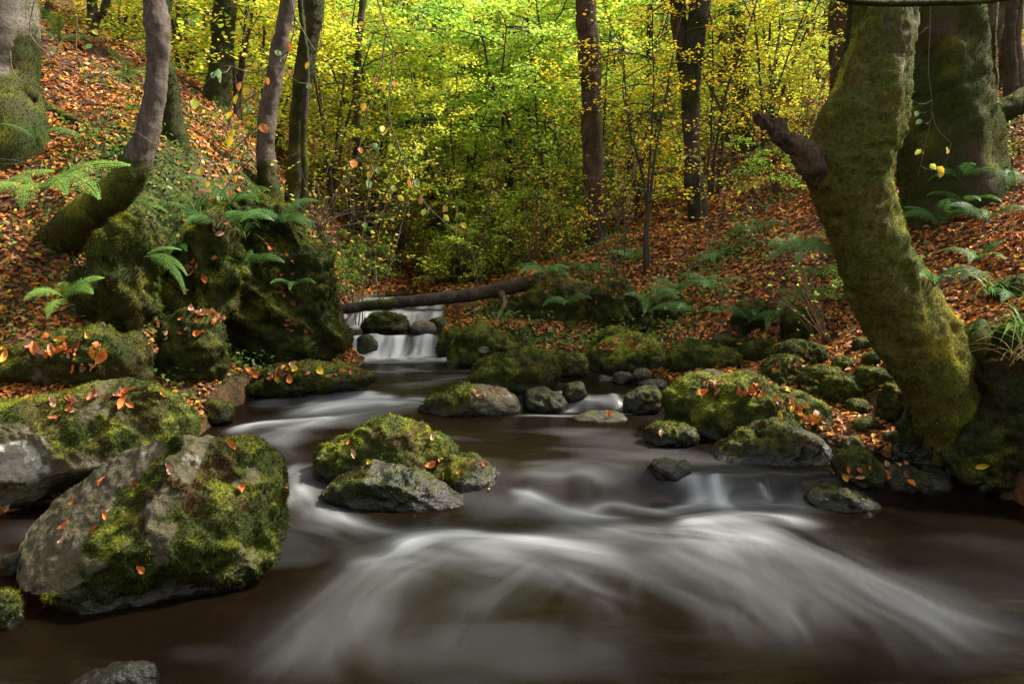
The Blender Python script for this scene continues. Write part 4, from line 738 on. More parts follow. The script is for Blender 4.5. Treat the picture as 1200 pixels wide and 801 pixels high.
# logs
lg = empty('fallen_log', at(500, 352, 10.3)); tag(lg, 'dark fallen log bridging the stream above the waterfall', 'log')
trunk_part('log_body', [(372, 368, 11, 9.9), (400, 362, 12, 10), (450, 356, 13, 10.1), (510, 350, 15, 10.2), (560, 344, 16, 10.2), (600, 336, 17, 10.1), (640, 326, 18, 9.9)], M_BARK, lg, cst(.1), seed=41, seg=20, amp=.10, fuzz=.5)
trunk_part('branch_stub', [(588, 342, 9, 10.1), (592, 356, 6, 9.9), (584, 372, 4, 9.7), (588, 392, 3, 9.5)], M_BARK_PALE, lg, cst(.0), seed=42, seg=8, fuzz=0)
l2 = empty('fallen_log', at(1160, 140, 9.2)); tag(l2, 'thick mossy fallen trunk sloping up at the right edge', 'log')
trunk_part('log_body', [(1128, 160, 20, 9.1), (1150, 145, 22, 9.2), (1180, 128, 25, 9.3), (1225, 105, 28, 9.4)], M_BARK, l2, cst(.95), seed=43, seg=18, bright=.7)
# overhanging mossy bough along the very top right
l3 = empty('overhanging_bough', at(1000, -2, 4.4)); tag(l3, 'dark mossy bough crossing the top edge in front of the leaning tree', 'branch')
trunk_part('bough', [(950, -12, 5, 4.4), (1000, 2, 6, 4.4), (1060, 4, 7, 4.4), (1110, 3, 6, 4.4), (1160, 1, 5, 4.4), (1220, -8, 4, 4.4)], M_BARK, l3, cst(.7), seed=44, seg=12, bright=.6)

# ------------------------------------------------------------------ crowns of leaves
def crown_data(seed, Ht, h0, R, nl, nt, nlf, ls, pal, pw, droop=.5, topf=.5, ns=1):
    rg = np.random.default_rng(seed); tubes = []; stems = []
    for q in range(ns):
        a = q * 6.28 / ns + rg.uniform(-.5, .5); hh = Ht * (1 if q == 0 else rg.uniform(.7, .95)); off = R * (.12 if ns == 1 else rg.uniform(.3, .6)); z = np.linspace(0, 1, 22); wob = fbm(np.stack([z * 3, z * 0 + q, z * 0 + seed], 1), 2, 6) * .12 * R
        stems.append(np.stack([math.cos(a) * off * z ** 1.5 + wob, math.sin(a) * off * z ** 1.5 + wob * .6, z * hh - .25 * (z == 0)], 1))
    LPp, LD, LN, LC_ = [], [], [], []
    for i in range(nl):
        u = (i + rg.random()) / nl; h = h0 + (Ht - h0) * u ** .95; ln = R * (1 - topf * u ** 1.6) * (.55 + .45 * min(1, .35 + u * 2.2)) * rg.uniform(.7, 1.15)
        az = i * 2.399 + rg.normal(0, .3); dr = np.array([math.cos(az), math.sin(az), 0]); t = np.linspace(0, 1, 7)[:, None]
        bendv = np.array([-dr[1], dr[0], 0]) * rg.normal(0, .15)
        sk = stems[i % ns]; p0_ = np.array([np.interp(h, sk[:, 2], sk[:, k_]) for k_ in range(3)]); el_ = rg.uniform(.1, .75)
        path = p0_ + dr * ln * t + np.array([0, 0, 1]) * ln * (el_ * t - droop * t ** 2 * rg.uniform(.4, 1.5)) + bendv * ln * t ** 2
        tubes.append(tube(path, np.linspace(.004 + .005 * ln, .002, 7), 4))
        tg = unit(np.gradient(path, axis=0))
        for j in range(nt):
            s = .18 + .82 * (j + rg.random()) / nt; k = s * 6; k0 = min(int(k), 5); p = path[k0] + (path[k0 + 1] - path[k0]) * (k - k0); a = (.5 + .45 * rg.random()) * (1 if j % 2 else -1)
            T = tg[k0]; c, s_ = math.cos(a), math.sin(a); d = np.array([T[0] * c - T[1] * s_, T[0] * s_ + T[1] * c, T[2] * .6 + rg.normal(0, .18)]); d /= np.linalg.norm(d)
            tl = ln * (.42 * (1 - .55 * s) + .08) * rg.uniform(.7, 1.2); q = np.linspace(0, 1, 4)[:, None]; tp = p + d * tl * q - np.array([0, 0, .18]) * tl * q ** 2
            tubes.append(tube(tp, np.linspace(.003, .0015, 4), 4, cap=False))
            m = nlf; v = rg.random(m) ** .8; pp = p + d * tl * v[:, None] - np.array([0, 0, .18]) * tl * (v ** 2)[:, None]
            sg = np.where(np.arange(m) % 2, 1, -1) * rg.uniform(.4, 1.3, m); D = np.stack([d[0] * np.cos(sg) - d[1] * np.sin(sg), d[0] * np.sin(sg) + d[1] * np.cos(sg), rg.normal(-.25, .25, m)], 1)
            LPp.append(pp + rg.normal(0, .02 + .02 * R / 2, (m, 3))); LD.append(D); LN.append(unit(np.array([0, 0, 1.0]) + rg.normal(0, .42, (m, 3))))
            base_c = np.array(pal)[rg.choice(len(pal), m, p=pw)]
            LC_.append(base_c * rg.uniform(.75, 1.2, (m, 1)))
    P, D, N, C = map(np.concatenate, (LPp, LD, LN, LC_)); D = unit(D - (D * N).sum(1, keepdims=True) * N)
    S = ls * rg.uniform(.6, 1.3, len(P))
    return leaf_mesh(P, D, N, S, C, .62, .08, rg.uniform(-.5, 1.3, (len(P), 1))), merge(tubes), stems
YG = [(.42, .50, .05), (.56, .56, .06), (.26, .40, .04), (.66, .56, .05), (.60, .36, .05)]
GR = [(.24, .38, .05), (.36, .48, .06), (.48, .55, .07), (.17, .28, .05)]
YL = [(.75, .56, .025), (.68, .47, .02), (.55, .52, .03), (.65, .30, .03)]
CR = {'A': crown_data(1, 4.4, .5, 1.8, 46, 11, 16, .068, YG, [.35, .25, .2, .15, .05], ns=4),
      'B': crown_data(2, 8.5, 1.2, 3.0, 50, 11, 16, .105, YG, [.35, .3, .2, .12, .03]),
      'C': crown_data(3, 14, 4.5, 4.5, 60, 11, 18, .15, YG, [.38, .3, .17, .12, .03]),
      'G': crown_data(4, 4.2, .4, 2.0, 48, 12, 18, .068, GR, [.4, .3, .2, .1], ns=4),
      'L': crown_data(5, 4.0, .5, 1.7, 28, 8, 8, .052, YL, [.45, .3, .15, .1], ns=3),
      'S': crown_data(6, 1.5, .1, 1.1, 26, 8, 12, .06, GR, [.3, .35, .3, .05], topf=.7, ns=5),
      'K': crown_data(8, 5.0, .0, 4.4, 60, 12, 16, .16, YG, [.38, .3, .17, .12, .03], droop=.3)}
PROTO = {}
TH = {'A': (4.4, .05), 'B': (8.5, .11), 'C': (14.5, .2), 'G': (4.2, .05), 'L': (4.0, .035), 'S': (1.4, .016)}
def proto(k):
    if k in PROTO: return PROTO[k]
    hh, rr = TH[k]; (lv, lf, lc), (bv, bf), st = CR[k]; m = len(st)
    tv = [tube(p, rr * (1.15 - .9 * np.linspace(0, 1, len(p))) / (1 if m == 1 else 1.5), 8) for p in st]
    PROTO[k] = (tv, (lv, lf, lc), (bv, bf)); return PROTO[k]
_pm = {}
def sapling(name, label, k, px, Y, tint=(1, 1, 1), sc=1.0, group=None, dz=0., cat='tree', xy=None):
    b = base(px, Y, dz) if xy is None else np.array([xy[0], xy[1], H1(*xy) + dz])
    r = empty(name, b, random.uniform(0, 6.28)); s = sc; r.scale = (s, s, s * random.uniform(.92, 1.1)); tag(r, label, cat, group)
    if k not in _pm:
        tv, (lv, lf, lc), (bv, bf) = proto(k)
        sts = [mk('trunk' if len(tv) == 1 else 'stem', v, f, M_BARK, r, attrs={'moss': np.full(len(v), .35)}, colr=np.tile([.05, .06, .01], (len(v), 1))) for v, f in tv]
        bb = mk('branching', bv, bf, M_TWIG, r); c = mk('crown', lv, lf, M_LEAF, r, colr=lc, smooth=False); _pm[k] = (*sts, bb, c)
    else:
        for o in _pm[k]:
            n = o.copy(); col.objects.link(n); n.parent = r
            if o is _pm[k][-1]: c = n
    c.color = (*tint, 1); return r
random.seed(11)
Yl, Gn, Br, Or, Gd = (1.22, 1.18, 1.0), (1.0, 1.25, 1.2), (1.35, 1.36, 1.2), (1.2, .85, .9), (1.25, 1.05, .8)
SAP = [('G', 600, 15.5, Br, 1.25, 'bright green hazel filling the centre behind the log'), ('G', 520, 17, Gn, 1.2, 'green sapling left of the bright central hazel'), ('A', 445, 16, Yl, 1.15, 'yellow-green sapling above the dark hollow'), ('A', 390, 14.5, Yl, 1.0, 'yellow sapling behind the dark double-stemmed trunk'),
       ('A', 660, 17, Gn, 1.15, 'green sapling just left of the reddish trunk'), ('A', 735, 16.5, Gn, 1.2, 'green sapling just right of the reddish trunk'), ('L', 760, 10.6, Br, .9, 'sparse golden sapling hanging over the right bank'), ('L', 705, 13.2, Br, .9, 'thin golden sapling wrapped round the reddish trunk'),
       ('L', 840, 13, Br, 1.0, 'sparse golden sapling behind the twin trunk'), ('A', 830, 18, Yl, 1.15, 'yellow-green sapling on the slope behind the twin trunk'), ('A', 900, 16, Yl, 1.0, 'yellow-green sapling above the broken limb'), ('A', 950, 20, Gn, 1.2, 'green sapling left of the leaning tree, far up the slope'),
       ('A', 285, 13, Yl, 1.1, 'yellow sapling behind the pale leaning trunk'), ('A', 225, 15, Yl, 1.15, 'yellow sapling between the bent tree and the green trunk'), ('A', 345, 19, Gd, 1.3, 'golden sapling behind the upper left trunks'), ('B', 470, 29, Yl, .9, 'tall yellow-green tree behind the left hollow'), ('B', 570, 30, Br, .95, 'tall bright tree behind the central hazel'),
       ('B', 680, 32, Gn, 1.0, 'tall green tree behind the reddish trunk'), ('B', 790, 33, Yl, .95, 'tall yellow-green tree behind the twin trunk'), ('B', 880, 32, Yl, .9, 'tall yellow-green tree on the far right slope'), ('B', 960, 35, Yl, .95, 'tall yellow-green tree behind the leaning tree'), ('B', 380, 32, Yl, .95, 'tall yellow tree on the far left slope'), ('B', 280, 30, Yl, .9, 'tall yellow tree behind the green trunk'), ('B', 180, 28, Gd, .85, 'tall golden tree behind the bent tree'), ('B', 90, 27, Or, .8, 'tall orange-tinted tree at the far top left'),
       ('B', 1165, 27, Yl, .85, 'yellow-green tree at the top of the right slope'), ('B', 1080, 30, Yl, .9, 'yellow-green tree glimpsed between the two big right trunks'),
       ('S', 425, 12.6, (.55, .7, .7), .6, 'low green bush on the left bank beyond the log'), ('S', 392, 11.2, (.5, .65, .6), .45, 'low green bush where the log meets the left bank'), ('S', 545, 13, Yl, .8, 'low yellow-green bush just behind the log'), ('S', 590, 13.5, Br, .9, 'low bright bush behind the middle of the log'), ('S', 650, 12.8, Yl, .75, 'low yellow bush at the foot of the reddish trunk'), ('S', 490, 14, Br, .8, 'low bright bush behind the left half of the log'),
       ('S', 905, 11.5, Gn, .6, 'small green bush on the slope under the broken limb'), ('S', 1000, 7.4, Gn, .35, 'small leafy bush left of the leaning trunk')]
SAP += [('A', 535, 14.2, Br, .85, 'low yellow sapling over the middle of the log'), ('G', 640, 14.5, Br, .85, 'low bright sapling left of the reddish trunk foot'), ('A', 745, 14, Br, .7, 'low yellow sapling right of the reddish trunk foot'), ('A', 890, 14.5, Yl, .8, 'low yellow sapling on the slope above the broken limb'), ('A', 420, 19, Br, 1.2, 'second yellow-green sapling higher above the dark hollow'), ('G', 490, 20, Br, 1.3, 'bright sapling behind the arching bare bough'), ('A', 555, 19, Yl, 1.3, 'yellow sapling behind the bright central hazel, left'), ('G', 630, 20, Gn, 1.35, 'green sapling behind the bright central hazel, right'), ('A', 700, 20, Br, 1.3, 'bright sapling right behind the reddish trunk'), ('G', 770, 20, Gn, 1.2, 'green sapling behind the golden hanging sapling'), ('A', 860, 21, Yl, 1.3, 'yellow sapling between the twin trunk and the farther brown trunk'), ('A', 925, 24, Br, 1.3, 'bright yellow sapling high behind the broken limb'), ('A', 320, 15.5, Br, 1.1, 'bright yellow sapling between the two upper left trunks'), ('G', 250, 18, Gn, 1.2, 'green sapling behind the moss-covered trunk'), ('A', 150, 17, Yl, 1.1, 'yellow sapling at the top of the left leaf slope'), ('A', 60, 16, Gd, .9, 'golden sapling at the top left beside the beech'), ('A', 1150, 15.5, Yl, .8, 'yellow sapling behind the pale stems on the right slope'), ('G', 560, 26, Br, 1.6, 'large bright hazel deep in the valley, left'), ('A', 660, 27, Yl, 1.6, 'large yellow sapling deep in the valley, middle'), ('G', 760, 28, Br, 1.6, 'large bright hazel deep in the valley, right'), ('A', 470, 27, Yl, 1.6, 'large yellow sapling deep in the valley, far left')]
for k, px, Y, tint, s, l in SAP: sapling({'S': 'bush', 'G': 'hazel', 'B': 'woodland_tree'}.get(k, 'sapling'), l, k, px, Y, tint, s, cat='bush' if k == 'S' else 'tree')
for i in range(36):
    Y = random.uniform(29, 55); px = -120 + (i * 1440 / 36) + random.uniform(-20, 20)
    sapling('woodland_tree', 'far yellow-green woodland tree merging into the backdrop', random.choice('BBC'), px, Y, random.choice([Yl, Yl, Br, Gn, Gd]), random.uniform(.9, 1.25), group='far woodland trees')
# unseen crowns added above the frame to shade the foreground, parented to near trees
_kc = None
def shade_canopy(root, x, y, z, s, tint=(1, 1, 1)):
    global _kc
    L_ = root.location
    if _kc is None:
        (lv, lf, lc), (bv, bf), _ = CR['K']; _kc = (mk('crown', lv, lf, M_LEAF, root, colr=lc, smooth=False), mk('branching', bv, bf, M_TWIG, root)); obs = _kc
    else: obs = [o.copy() for o in _kc]; [col.objects.link(o) for o in obs]
    for o in obs: o.parent = root; o.location = (x - L_[0], y - L_[1], z - L_[2]); o.scale = (s, s, s * .7); o.rotation_euler = (0, 0, random.uniform(0, 6))
    obs[0].color = (*tint, 1)
for a in SHADE_CANOPY: shade_canopy(globals()[a[0]], *a[1:])
# ------------------------------------------------------------------ ferns, brambles, twigs, grass
def frond_geo(az, L, el, bend, wid, npin=26, rg=None, pal=(.10, .22, .045), roll=0.):
    """one fern frond: a bowed stalk with comb-toothed pinnae on both sides"""
    d = np.array([math.cos(az), math.sin(az), 0]); n = 16; t = np.linspace(0, 1, n); e = el - bend * t; st = np.stack([np.cos(e)[:, None] * d + np.sin(e)[:, None] * np.array([0, 0, 1])], 0)[0]
    path = np.concatenate([[np.zeros(3)], np.cumsum(st[:-1] * L / (n - 1), 0)])
    stalk = tube(path, np.linspace(.0045, .001, n) * L / .6, 5, cap=False)
    P, D, N, S = [], [], [], []
    side0 = unit(np.cross(d, [0, 0, 1.0]))
    for i in range(npin):
        s = .14 + .86 * (i + .5) / npin; k = s * (n - 1); k0 = min(int(k), n - 2); p = path[k0] + (path[k0 + 1] - path[k0]) * (k - k0); T = unit(path[k0 + 1] - path[k0]); up0 = unit(np.cross(side0, T)); sd = side0 * math.cos(roll) + up0 * math.sin(roll); up_ = unit(np.cross(sd, T))
        u = (s - .14) / .86; pl = wid * L * (min(1, .45 + u * 2.6)) * (1 - u) ** .75
        for sg in (-1, 1):
            pd = unit(sd * sg + T * .35 - up_ * .12 + rg.normal(0, .06, 3)); m = max(3, int(pl / (.016 * L / .6)))
            q = (np.arange(m) + .5) / m; w = (.032 * L / .6) * (1 - q) ** .6 * (.4 + .6 * u + .25)
            for s2 in (-1, 1):
                P.append(p + pd * pl * q[:, None] - up_ * (.10 * pl * q ** 2)[:, None]); D.append(np.tile(unit(pd * .45 + T * s2), (m, 1))); N.append(np.tile(up_, (m, 1)) + rg.normal(0, .12, (m, 3))); S.append(w * .62)
    P, D, N, S = np.concatenate(P), np.concatenate(D), np.concatenate(N), np.concatenate(S)
    C = np.array(pal) * rg.uniform(.8, 1.2, (len(P), 1))
    V, F, Cc = leaf_mesh(P, D, unit(N), S, C, .75, .03)
    return (V, F, Cc), (stalk[0], stalk[1], np.tile(np.array(pal) * .7, (len(stalk[0]), 1)))
def fern(label, px, py, Y, fr, seed, pal=(.10, .22, .045), lift=0.):
    rg = np.random.default_rng(seed); b = at(px, py, Y); r = empty('fern', b); tag(r, label, 'fern')
    for f in fr:
        az, L, el, bend, wid = f[:5]
        (V, F, C), (V2, F2, C2) = frond_geo(math.radians(az), L, math.radians(el), math.radians(bend), wid, 26, rg, pal, -.75 * math.cos(math.radians(az)))
        mk('frond', np.vstack([V, V2]), np.vstack([F, F2 + len(V)]), M_FERN, r, colr=np.vstack([C, C2]) * 1.0, smooth=False)
pg = (.18, .34, .065)
fern('big arching fern with broad fronds in front of the bent tree', 46, 228, 5.3, [(-40, .50, 45, 100, .36), (-15, .56, 50, 115, .34), (-75, .46, 40, 120, .42), (12, .62, 48, 60, .26), (-120, .4, 40, 100, .36)], 1, pg)
fern('feathery fern at the left edge above the arching fern', -12, 242, 5.5, [(-60, .45, 60, 80, .28), (-25, .52, 55, 80, .28), (20, .5, 65, 70, .26), (-95, .42, 50, 80, .3)], 2, pg)
fern('pale fern with upright fronds on the lower left bank', 78, 352, 5.7, [(-70, .30, 70, 90, .36), (-30, .36, 55, 95, .36), (-130, .32, 55, 110, .36), (-90, .30, 20, 90, .38), (20, .32, 70, 80, .32)], 3, pg)
fern('drooping fern frond hanging over the dark crag', 168, 302, 6.2, [(-10, .42, 20, 85, .14), (-25, .55, 10, 90, .13), (30, .3, 45, 70, .15)], 4, (.12, .24, .05))
fern('small fern clump high on the left bank face', 238, 300, 7.2, [(-5, .42, 45, 80, .2), (60, .4, 65, 70, .2), (150, .35, 50, 70, .2), (-40, .35, 25, 70, .2)], 5, (.12, .24, .05))
fern('single fern frond sticking out under the bent tree elbow', 150, 236, 6.4, [(-15, .38, 5, 40, .13), (10, .25, 30, 60, .14)], 6, (.14, .24, .05))
fern('small dark fern on the slope below the beech root', 42, 166, 7.2, [(a, .3, 60, 70, .2) for a in (0, 70, 140, 220, -60)], 7, (.06, .15, .03))
RF = [(812, 362, 8.6, .5, 'fern with a spread crown on the leafy slope above the deep green dome'), (878, 372, 7.6, .45, 'fern on the mossy knoll, left one'), (905, 372, 7.5, .42, 'fern on the mossy knoll, right one'), (930, 290, 8.4, .5, 'fern high on the knoll among brambles'), (955, 320, 7.6, .4, 'fern beside the leaning trunk at its middle height'), (1125, 205, 7.9, .4, 'fern below the thick mossy trunk'), (1100, 260, 7.2, .45, 'fern on the slope right of the leaning tree'), (1155, 255, 7.0, .45, 'fern in the middle of the right-hand leaf slope'), (1190, 215, 7.8, .45, 'fern at the right edge high on the slope'),
      (1130, 235, 7.5, .4, 'fern between the thick trunk and the slope fern'), (760, 355, 9.2, .5, 'dark fern hanging on the low mossy cliff top'), (1190, 345, 5.9, .35, 'fern on the green mossy rock by the right edge'), (310, 265, 8.3, .5, 'fern hanging over the moss-hung crag'), (255, 262, 7.9, .5, 'fern at the top of the dark crag'), (285, 305, 7.6, .4, 'fern on the face of the moss-hung crag'), (740, 300, 10.6, .5, 'fern on the leaf slope above the low mossy cliff'), (690, 315, 10, .45, 'fern on the crest of the low mossy cliff'), (845, 300, 9.6, .5, 'fern in the middle of the golden leaf slope'), (835, 215, 13, .7, 'distant fern at the foot of the twin trunk'), (225, 245, 8.2, .5, 'fern behind the bent tree elbow'), (270, 235, 8.8, .5, 'fern on the left bank crest behind the crag'), (100, 160, 7.8, .35, 'little fern right of the beech root'), (150, 90, 10.5, .6, 'fern on the leaf slope left of the bent tree top'), (70, 45, 12, .7, 'fern high on the top left slope'), (640, 318, 10, .45, 'fern over the first mossy bluff by the log end'), (668, 352, 9.4, .4, 'fern in the cleft between the two mossy bluffs'), (790, 340, 9.2, .45, 'fern right above the low dark bluff'), (835, 335, 9, .5, 'fern between the low dark bluff and the knoll'), (940, 352, 7.8, .45, 'fern in the brambles left of the leaning tree'), (985, 350, 7.2, .4, 'fern pressed against the left side of the leaning tree'), (985, 300, 8, .45, 'fern behind the middle of the leaning tree, left side'), (890, 270, 10, .5, 'fern above the brambles on the mid right slope'), (1095, 330, 6.2, .4, 'fern right beside the leaning trunk on the slope'), (1145, 300, 6.4, .4, 'fern above the green mossy rock on the right'), (330, 255, 8.6, .5, 'fern on top of the slanting rib'), (205, 290, 7, .4, 'fern growing from the crack left of the dark crag'), (345, 330, 8, .35, 'small fern on the slanting rib')]
for i, (px, py, Y, L, l) in enumerate(RF):
    h = cast(px, py + 6); Yh = h[0][1] if h else Y
    rg_ = np.random.default_rng(200 + i); n = int(rg_.integers(5, 8)); a0 = rg_.uniform(0, 360)
    fern(l, px, py + 6, Yh - .03, [(a0 + k * 360 / n + rg_.normal(0, 15), L * rg_.uniform(.75, 1.1), rg_.uniform(40, 70), rg_.uniform(70, 110), .27) for k in range(n)], 200 + i, (.07, .17, .035) if i % 3 else (.10, .22, .05))

def wand(p0, d, L, r0, rg, bend=.3, kink=.08, n=12, taper=.75):
    p = np.array(p0, float); d = unit(np.array(d, float)); out = [p.copy()]; g = np.array([0, 0, -1.0])
    for _ in range(n - 1):
        d = unit(d + g * bend / n + rg.normal(0, kink, 3)); p = p + d * L / (n - 1); out.append(p.copy())
    return np.array(out), r0 * np.linspace(1, 1 - taper, n)
def twig_thing(name, label, px, py, Y, stems, seed, mat, cat, leaf=None, group=None):
    """stems: list of (azimuth, elevation, length, radius, bend, side twigs)"""
    rg = np.random.default_rng(seed); b = at(px, py, Y); r = empty(name, b); tag(r, label, cat, group); LP_, LD_ = [], []
    for az, el, L, rad, bend, ns in stems:
        a, e = math.radians(az), math.radians(el); d = (math.cos(a) * math.cos(e), math.sin(a) * math.cos(e), math.sin(e)); p, rr = wand(rg.normal(0, .03, 3) * [1, 1, 0], d, L, rad, rg, bend)
        parts = [tube(p, rr, 6)]
        for _ in range(ns):
            k = rg.integers(3, 11); q, r2 = wand(p[k], unit(p[k] - p[k - 1] + rg.normal(0, .6, 3)), L * rg.uniform(.15, .4), rr[k] * .6, rg, bend * .7, .12, 7); parts.append(tube(q, r2, 4))
            LP_.append(q[2:]); LD_.append(np.gradient(q, axis=0)[2:])
        LP_.append(p[4:]); LD_.append(np.gradient(p, axis=0)[4:])
        mk('stem', *merge(parts), mat, r)
    if leaf:
        n, ls, cols = leaf; P = np.concatenate(LP_); D = np.concatenate(LD_); k = rg.integers(0, len(P), n)
        N = unit(np.array([0, -.3, 1.]) + rg.normal(0, .5, (n, 3))); D = unit(D[k]) + rg.normal(0, .6, (n, 3)); D = unit(D - (D * N).sum(1, keepdims=True) * N)
        V, F, C = leaf_mesh(P[k], D, N, ls * rg.uniform(.7, 1.3, n), np.array(cols)[rg.integers(0, len(cols), n)], .6, .08); mk('foliage', V, F, M_LEAF, r, colr=C, smooth=False)
    return r
rg0 = np.random.default_rng(77)
twig_thing('hazel_stool', 'clump of bare brown upright stems behind the log', 622, 318, 12.0, [(rg0.uniform(0, 360), rg0.uniform(55, 85), rg0.uniform(.9, 1.7), .007, .5, 4) for _ in range(26)], 1, M_BRAMBLE, 'shrub', (160, .06, YL))
twig_thing('hazel_stool', 'second clump of bare brown stems left of the reddish trunk', 668, 300, 12.2, [(rg0.uniform(0, 360), rg0.uniform(50, 85), rg0.uniform(.8, 1.5), .006, .5, 4) for _ in range(18)], 2, M_BRAMBLE, 'shrub', (120, .06, YL))
twig_thing('hazel_stool', 'dark thicket of bare stems above the left end of the log', 470, 292, 13.5, [(rg0.uniform(0, 360), rg0.uniform(40, 85), rg0.uniform(1.2, 2.2), .008, .5, 5) for _ in range(26)], 3, M_TWIG, 'shrub', (260, .065, YG))
twig_thing('bramble', 'arching brown bramble stems left of the leaning tree foot', 968, 402, 6.6, [(rg0.uniform(120, 240), rg0.uniform(45, 85), rg0.uniform(.6, 1.2), .004, .6, 2) for _ in range(16)] + [(160, 60, 1.5, .005, .4, 1), (200, 55, 1.7, .005, .5, 1)], 4, M_BRAMBLE, 'bramble', (40, .04, GR))
twig_thing('bramble', 'tangle of thin twigs on the slope behind the leaning tree stub', 905, 290, 9.2, [(rg0.uniform(0, 360), rg0.uniform(20, 80), rg0.uniform(.6, 1.4), .004, .7, 3) for _ in range(14)], 5, M_BRAMBLE, 'bramble', (60, .045, YG))
twig_thing('bramble', 'tangled bare twigs at the right end of the left bank', 375, 270, 9.3, [(rg0.uniform(0, 360), rg0.uniform(10, 85), rg0.uniform(.6, 1.5), .005, .6, 4) for _ in range(24)], 6, M_BARK_PALE, 'bramble', (140, .05, YG))
twig_thing('dead_twigs', 'heap of dead orange-brown twigs on the ledge at the right waterline', 1050, 556, 4.85, [(rg0.uniform(0, 360), rg0.uniform(0, 30), rg0.uniform(.12, .28), .0025, .5, 2) for _ in range(16)], 7, M_BRAMBLE, 'twigs')
twig_thing('bramble', 'leafless thin stems over the low mossy cliff', 690, 345, 9.1, [(rg0.uniform(150, 330), rg0.uniform(10, 70), rg0.uniform(.5, 1.1), .004, .9, 3) for _ in range(12)], 8, M_BRAMBLE, 'bramble')
twig_thing('bramble', 'thin bare twigs between the bent tree and the beech', 120, 150, 7.5, [(rg0.uniform(0, 360), rg0.uniform(20, 80), rg0.uniform(.5, 1.1), .004, .5, 3) for _ in range(8)], 9, M_TWIG, 'bramble')
for i in range(16):
    Y = random.uniform(9.5, 15); px = random.choice([random.uniform(400, 660), random.uniform(700, 960), random.uniform(700, 960)])
    b = base(px, Y); pq = at(px, 290, Y); twig_thing('thin_sapling', 'thin nearly bare pale sapling in the valley behind the stream', px, 290 - (b[2] - 1.5) / Y * FPX, Y, [(random.uniform(0, 360), random.uniform(68, 86), random.uniform(1.6, 3.0), .008, .12, 7) for _ in range(3)], 400 + i, M_BARK_PALE, 'sapling', (70, .06, YL if i % 2 else YG), 'thin bare saplings in the valley')
for i in range(22):
    px, py = (random.uniform(20, 240), random.uniform(60, 260)) if i % 2 else (random.uniform(700, 1190), random.uniform(150, 420)); h = cast(px, py); hg = gbv.ray_cast(Vector(CAM), Vector(ray(px, py)).normalized())
    if h and h[2] < 16 and hg[0] is not None and abs(hg[3] - h[2]) < .01:
        q = np.array(h[0]); twig_thing('fallen_twig', 'bare fallen twig lying on the leaf slopes', px, py, q[1] - .02, [(random.uniform(0, 360), random.uniform(-5, 15), random.uniform(.5, 1.3), .006, .25, 3)], 600 + i, [M_BARK_PALE, M_TWIG][i % 2], 'twig', None, 'fallen twigs on the leaf slopes')
# hanging branches with bright leaves, left foreground; each leaf stands where a twig carries it
def strand(px, Y, r0, r1, n=40):
    p = catmull(np.array([at(a, b, Y + (c if len(q) > 2 else 0)) for q in px for a, b, c in [tuple(q) + (0,) * (3 - len(q))]]), n); return tube(p, np.linspace(r0, r1, n), 5)
HL = [(229, 115, 'yg', 14), (293, 103, 'yl', 11), (281, 96, 'or', 10), (278, 110, 'yl', 11), (273, 131, 'yl', 12), (270, 158, 'yl', 13), (272, 150, 'yl', 10), (259, 133, 'yl', 10), (305, 145, 'or', 14), (337, 50, 'or', 9), (340, 82, 'or', 9), (256, 80, 'tl', 10), (252, 84, 'tl', 9), (259, 88, 'tl', 9), (236, 195, 'yl', 12), (280, 189, 'tl', 10), (265, 204, 'yl', 9), (258, 229, 'tl', 10), (268, 222, 'or', 9), (362, 72, 'yl', 9), (150, 148, 'yl', 9), (312, 90, 'or', 9), (330, 64, 'tl', 9), (325, 58, 'tl', 8), (360, 98, 'tl', 9), (337, 100, 'yl', 8), (292, 122, 'tl', 9), (283, 195, 'or', 8), (272, 190, 'yg', 8), (245, 212, 'gd', 8), (275, 205, 'gd', 8), (300, 72, 'yl', 8)]
HR = [(449, 147, 'yl', 13), (437, 168, 'tl', 10), (459, 168, 'yg', 9), (415, 187, 'or', 13), (421, 172, 'or', 8), (435, 199, 'yl', 11), (442, 196, 'tl', 9), (433, 210, 'tl', 11), (488, 209, 'tl', 9), (479, 209, 'or', 9), (454, 226, 'yl', 9), (466, 229, 'yl', 9), (461, 217, 'yg', 8), (494, 231, 'or', 9), (498, 244, 'yg', 9), (540, 261, 'yl', 9), (520, 251, 'yg', 9), (442, 91, 'or', 9), (451, 99, 'yl', 8), (462, 94, 'or', 8), (427, 120, 'gd', 9), (408, 15, 'or', 8), (426, 26, 'gd', 7), (520, 240, 'gd', 8), (428, 260, 'tl', 8)]
LCOL = {'yl': (.70, .52, .03), 'yg': (.50, .55, .06), 'or': (.62, .22, .05), 'tl': (.25, .42, .16), 'gd': (.60, .36, .04)}
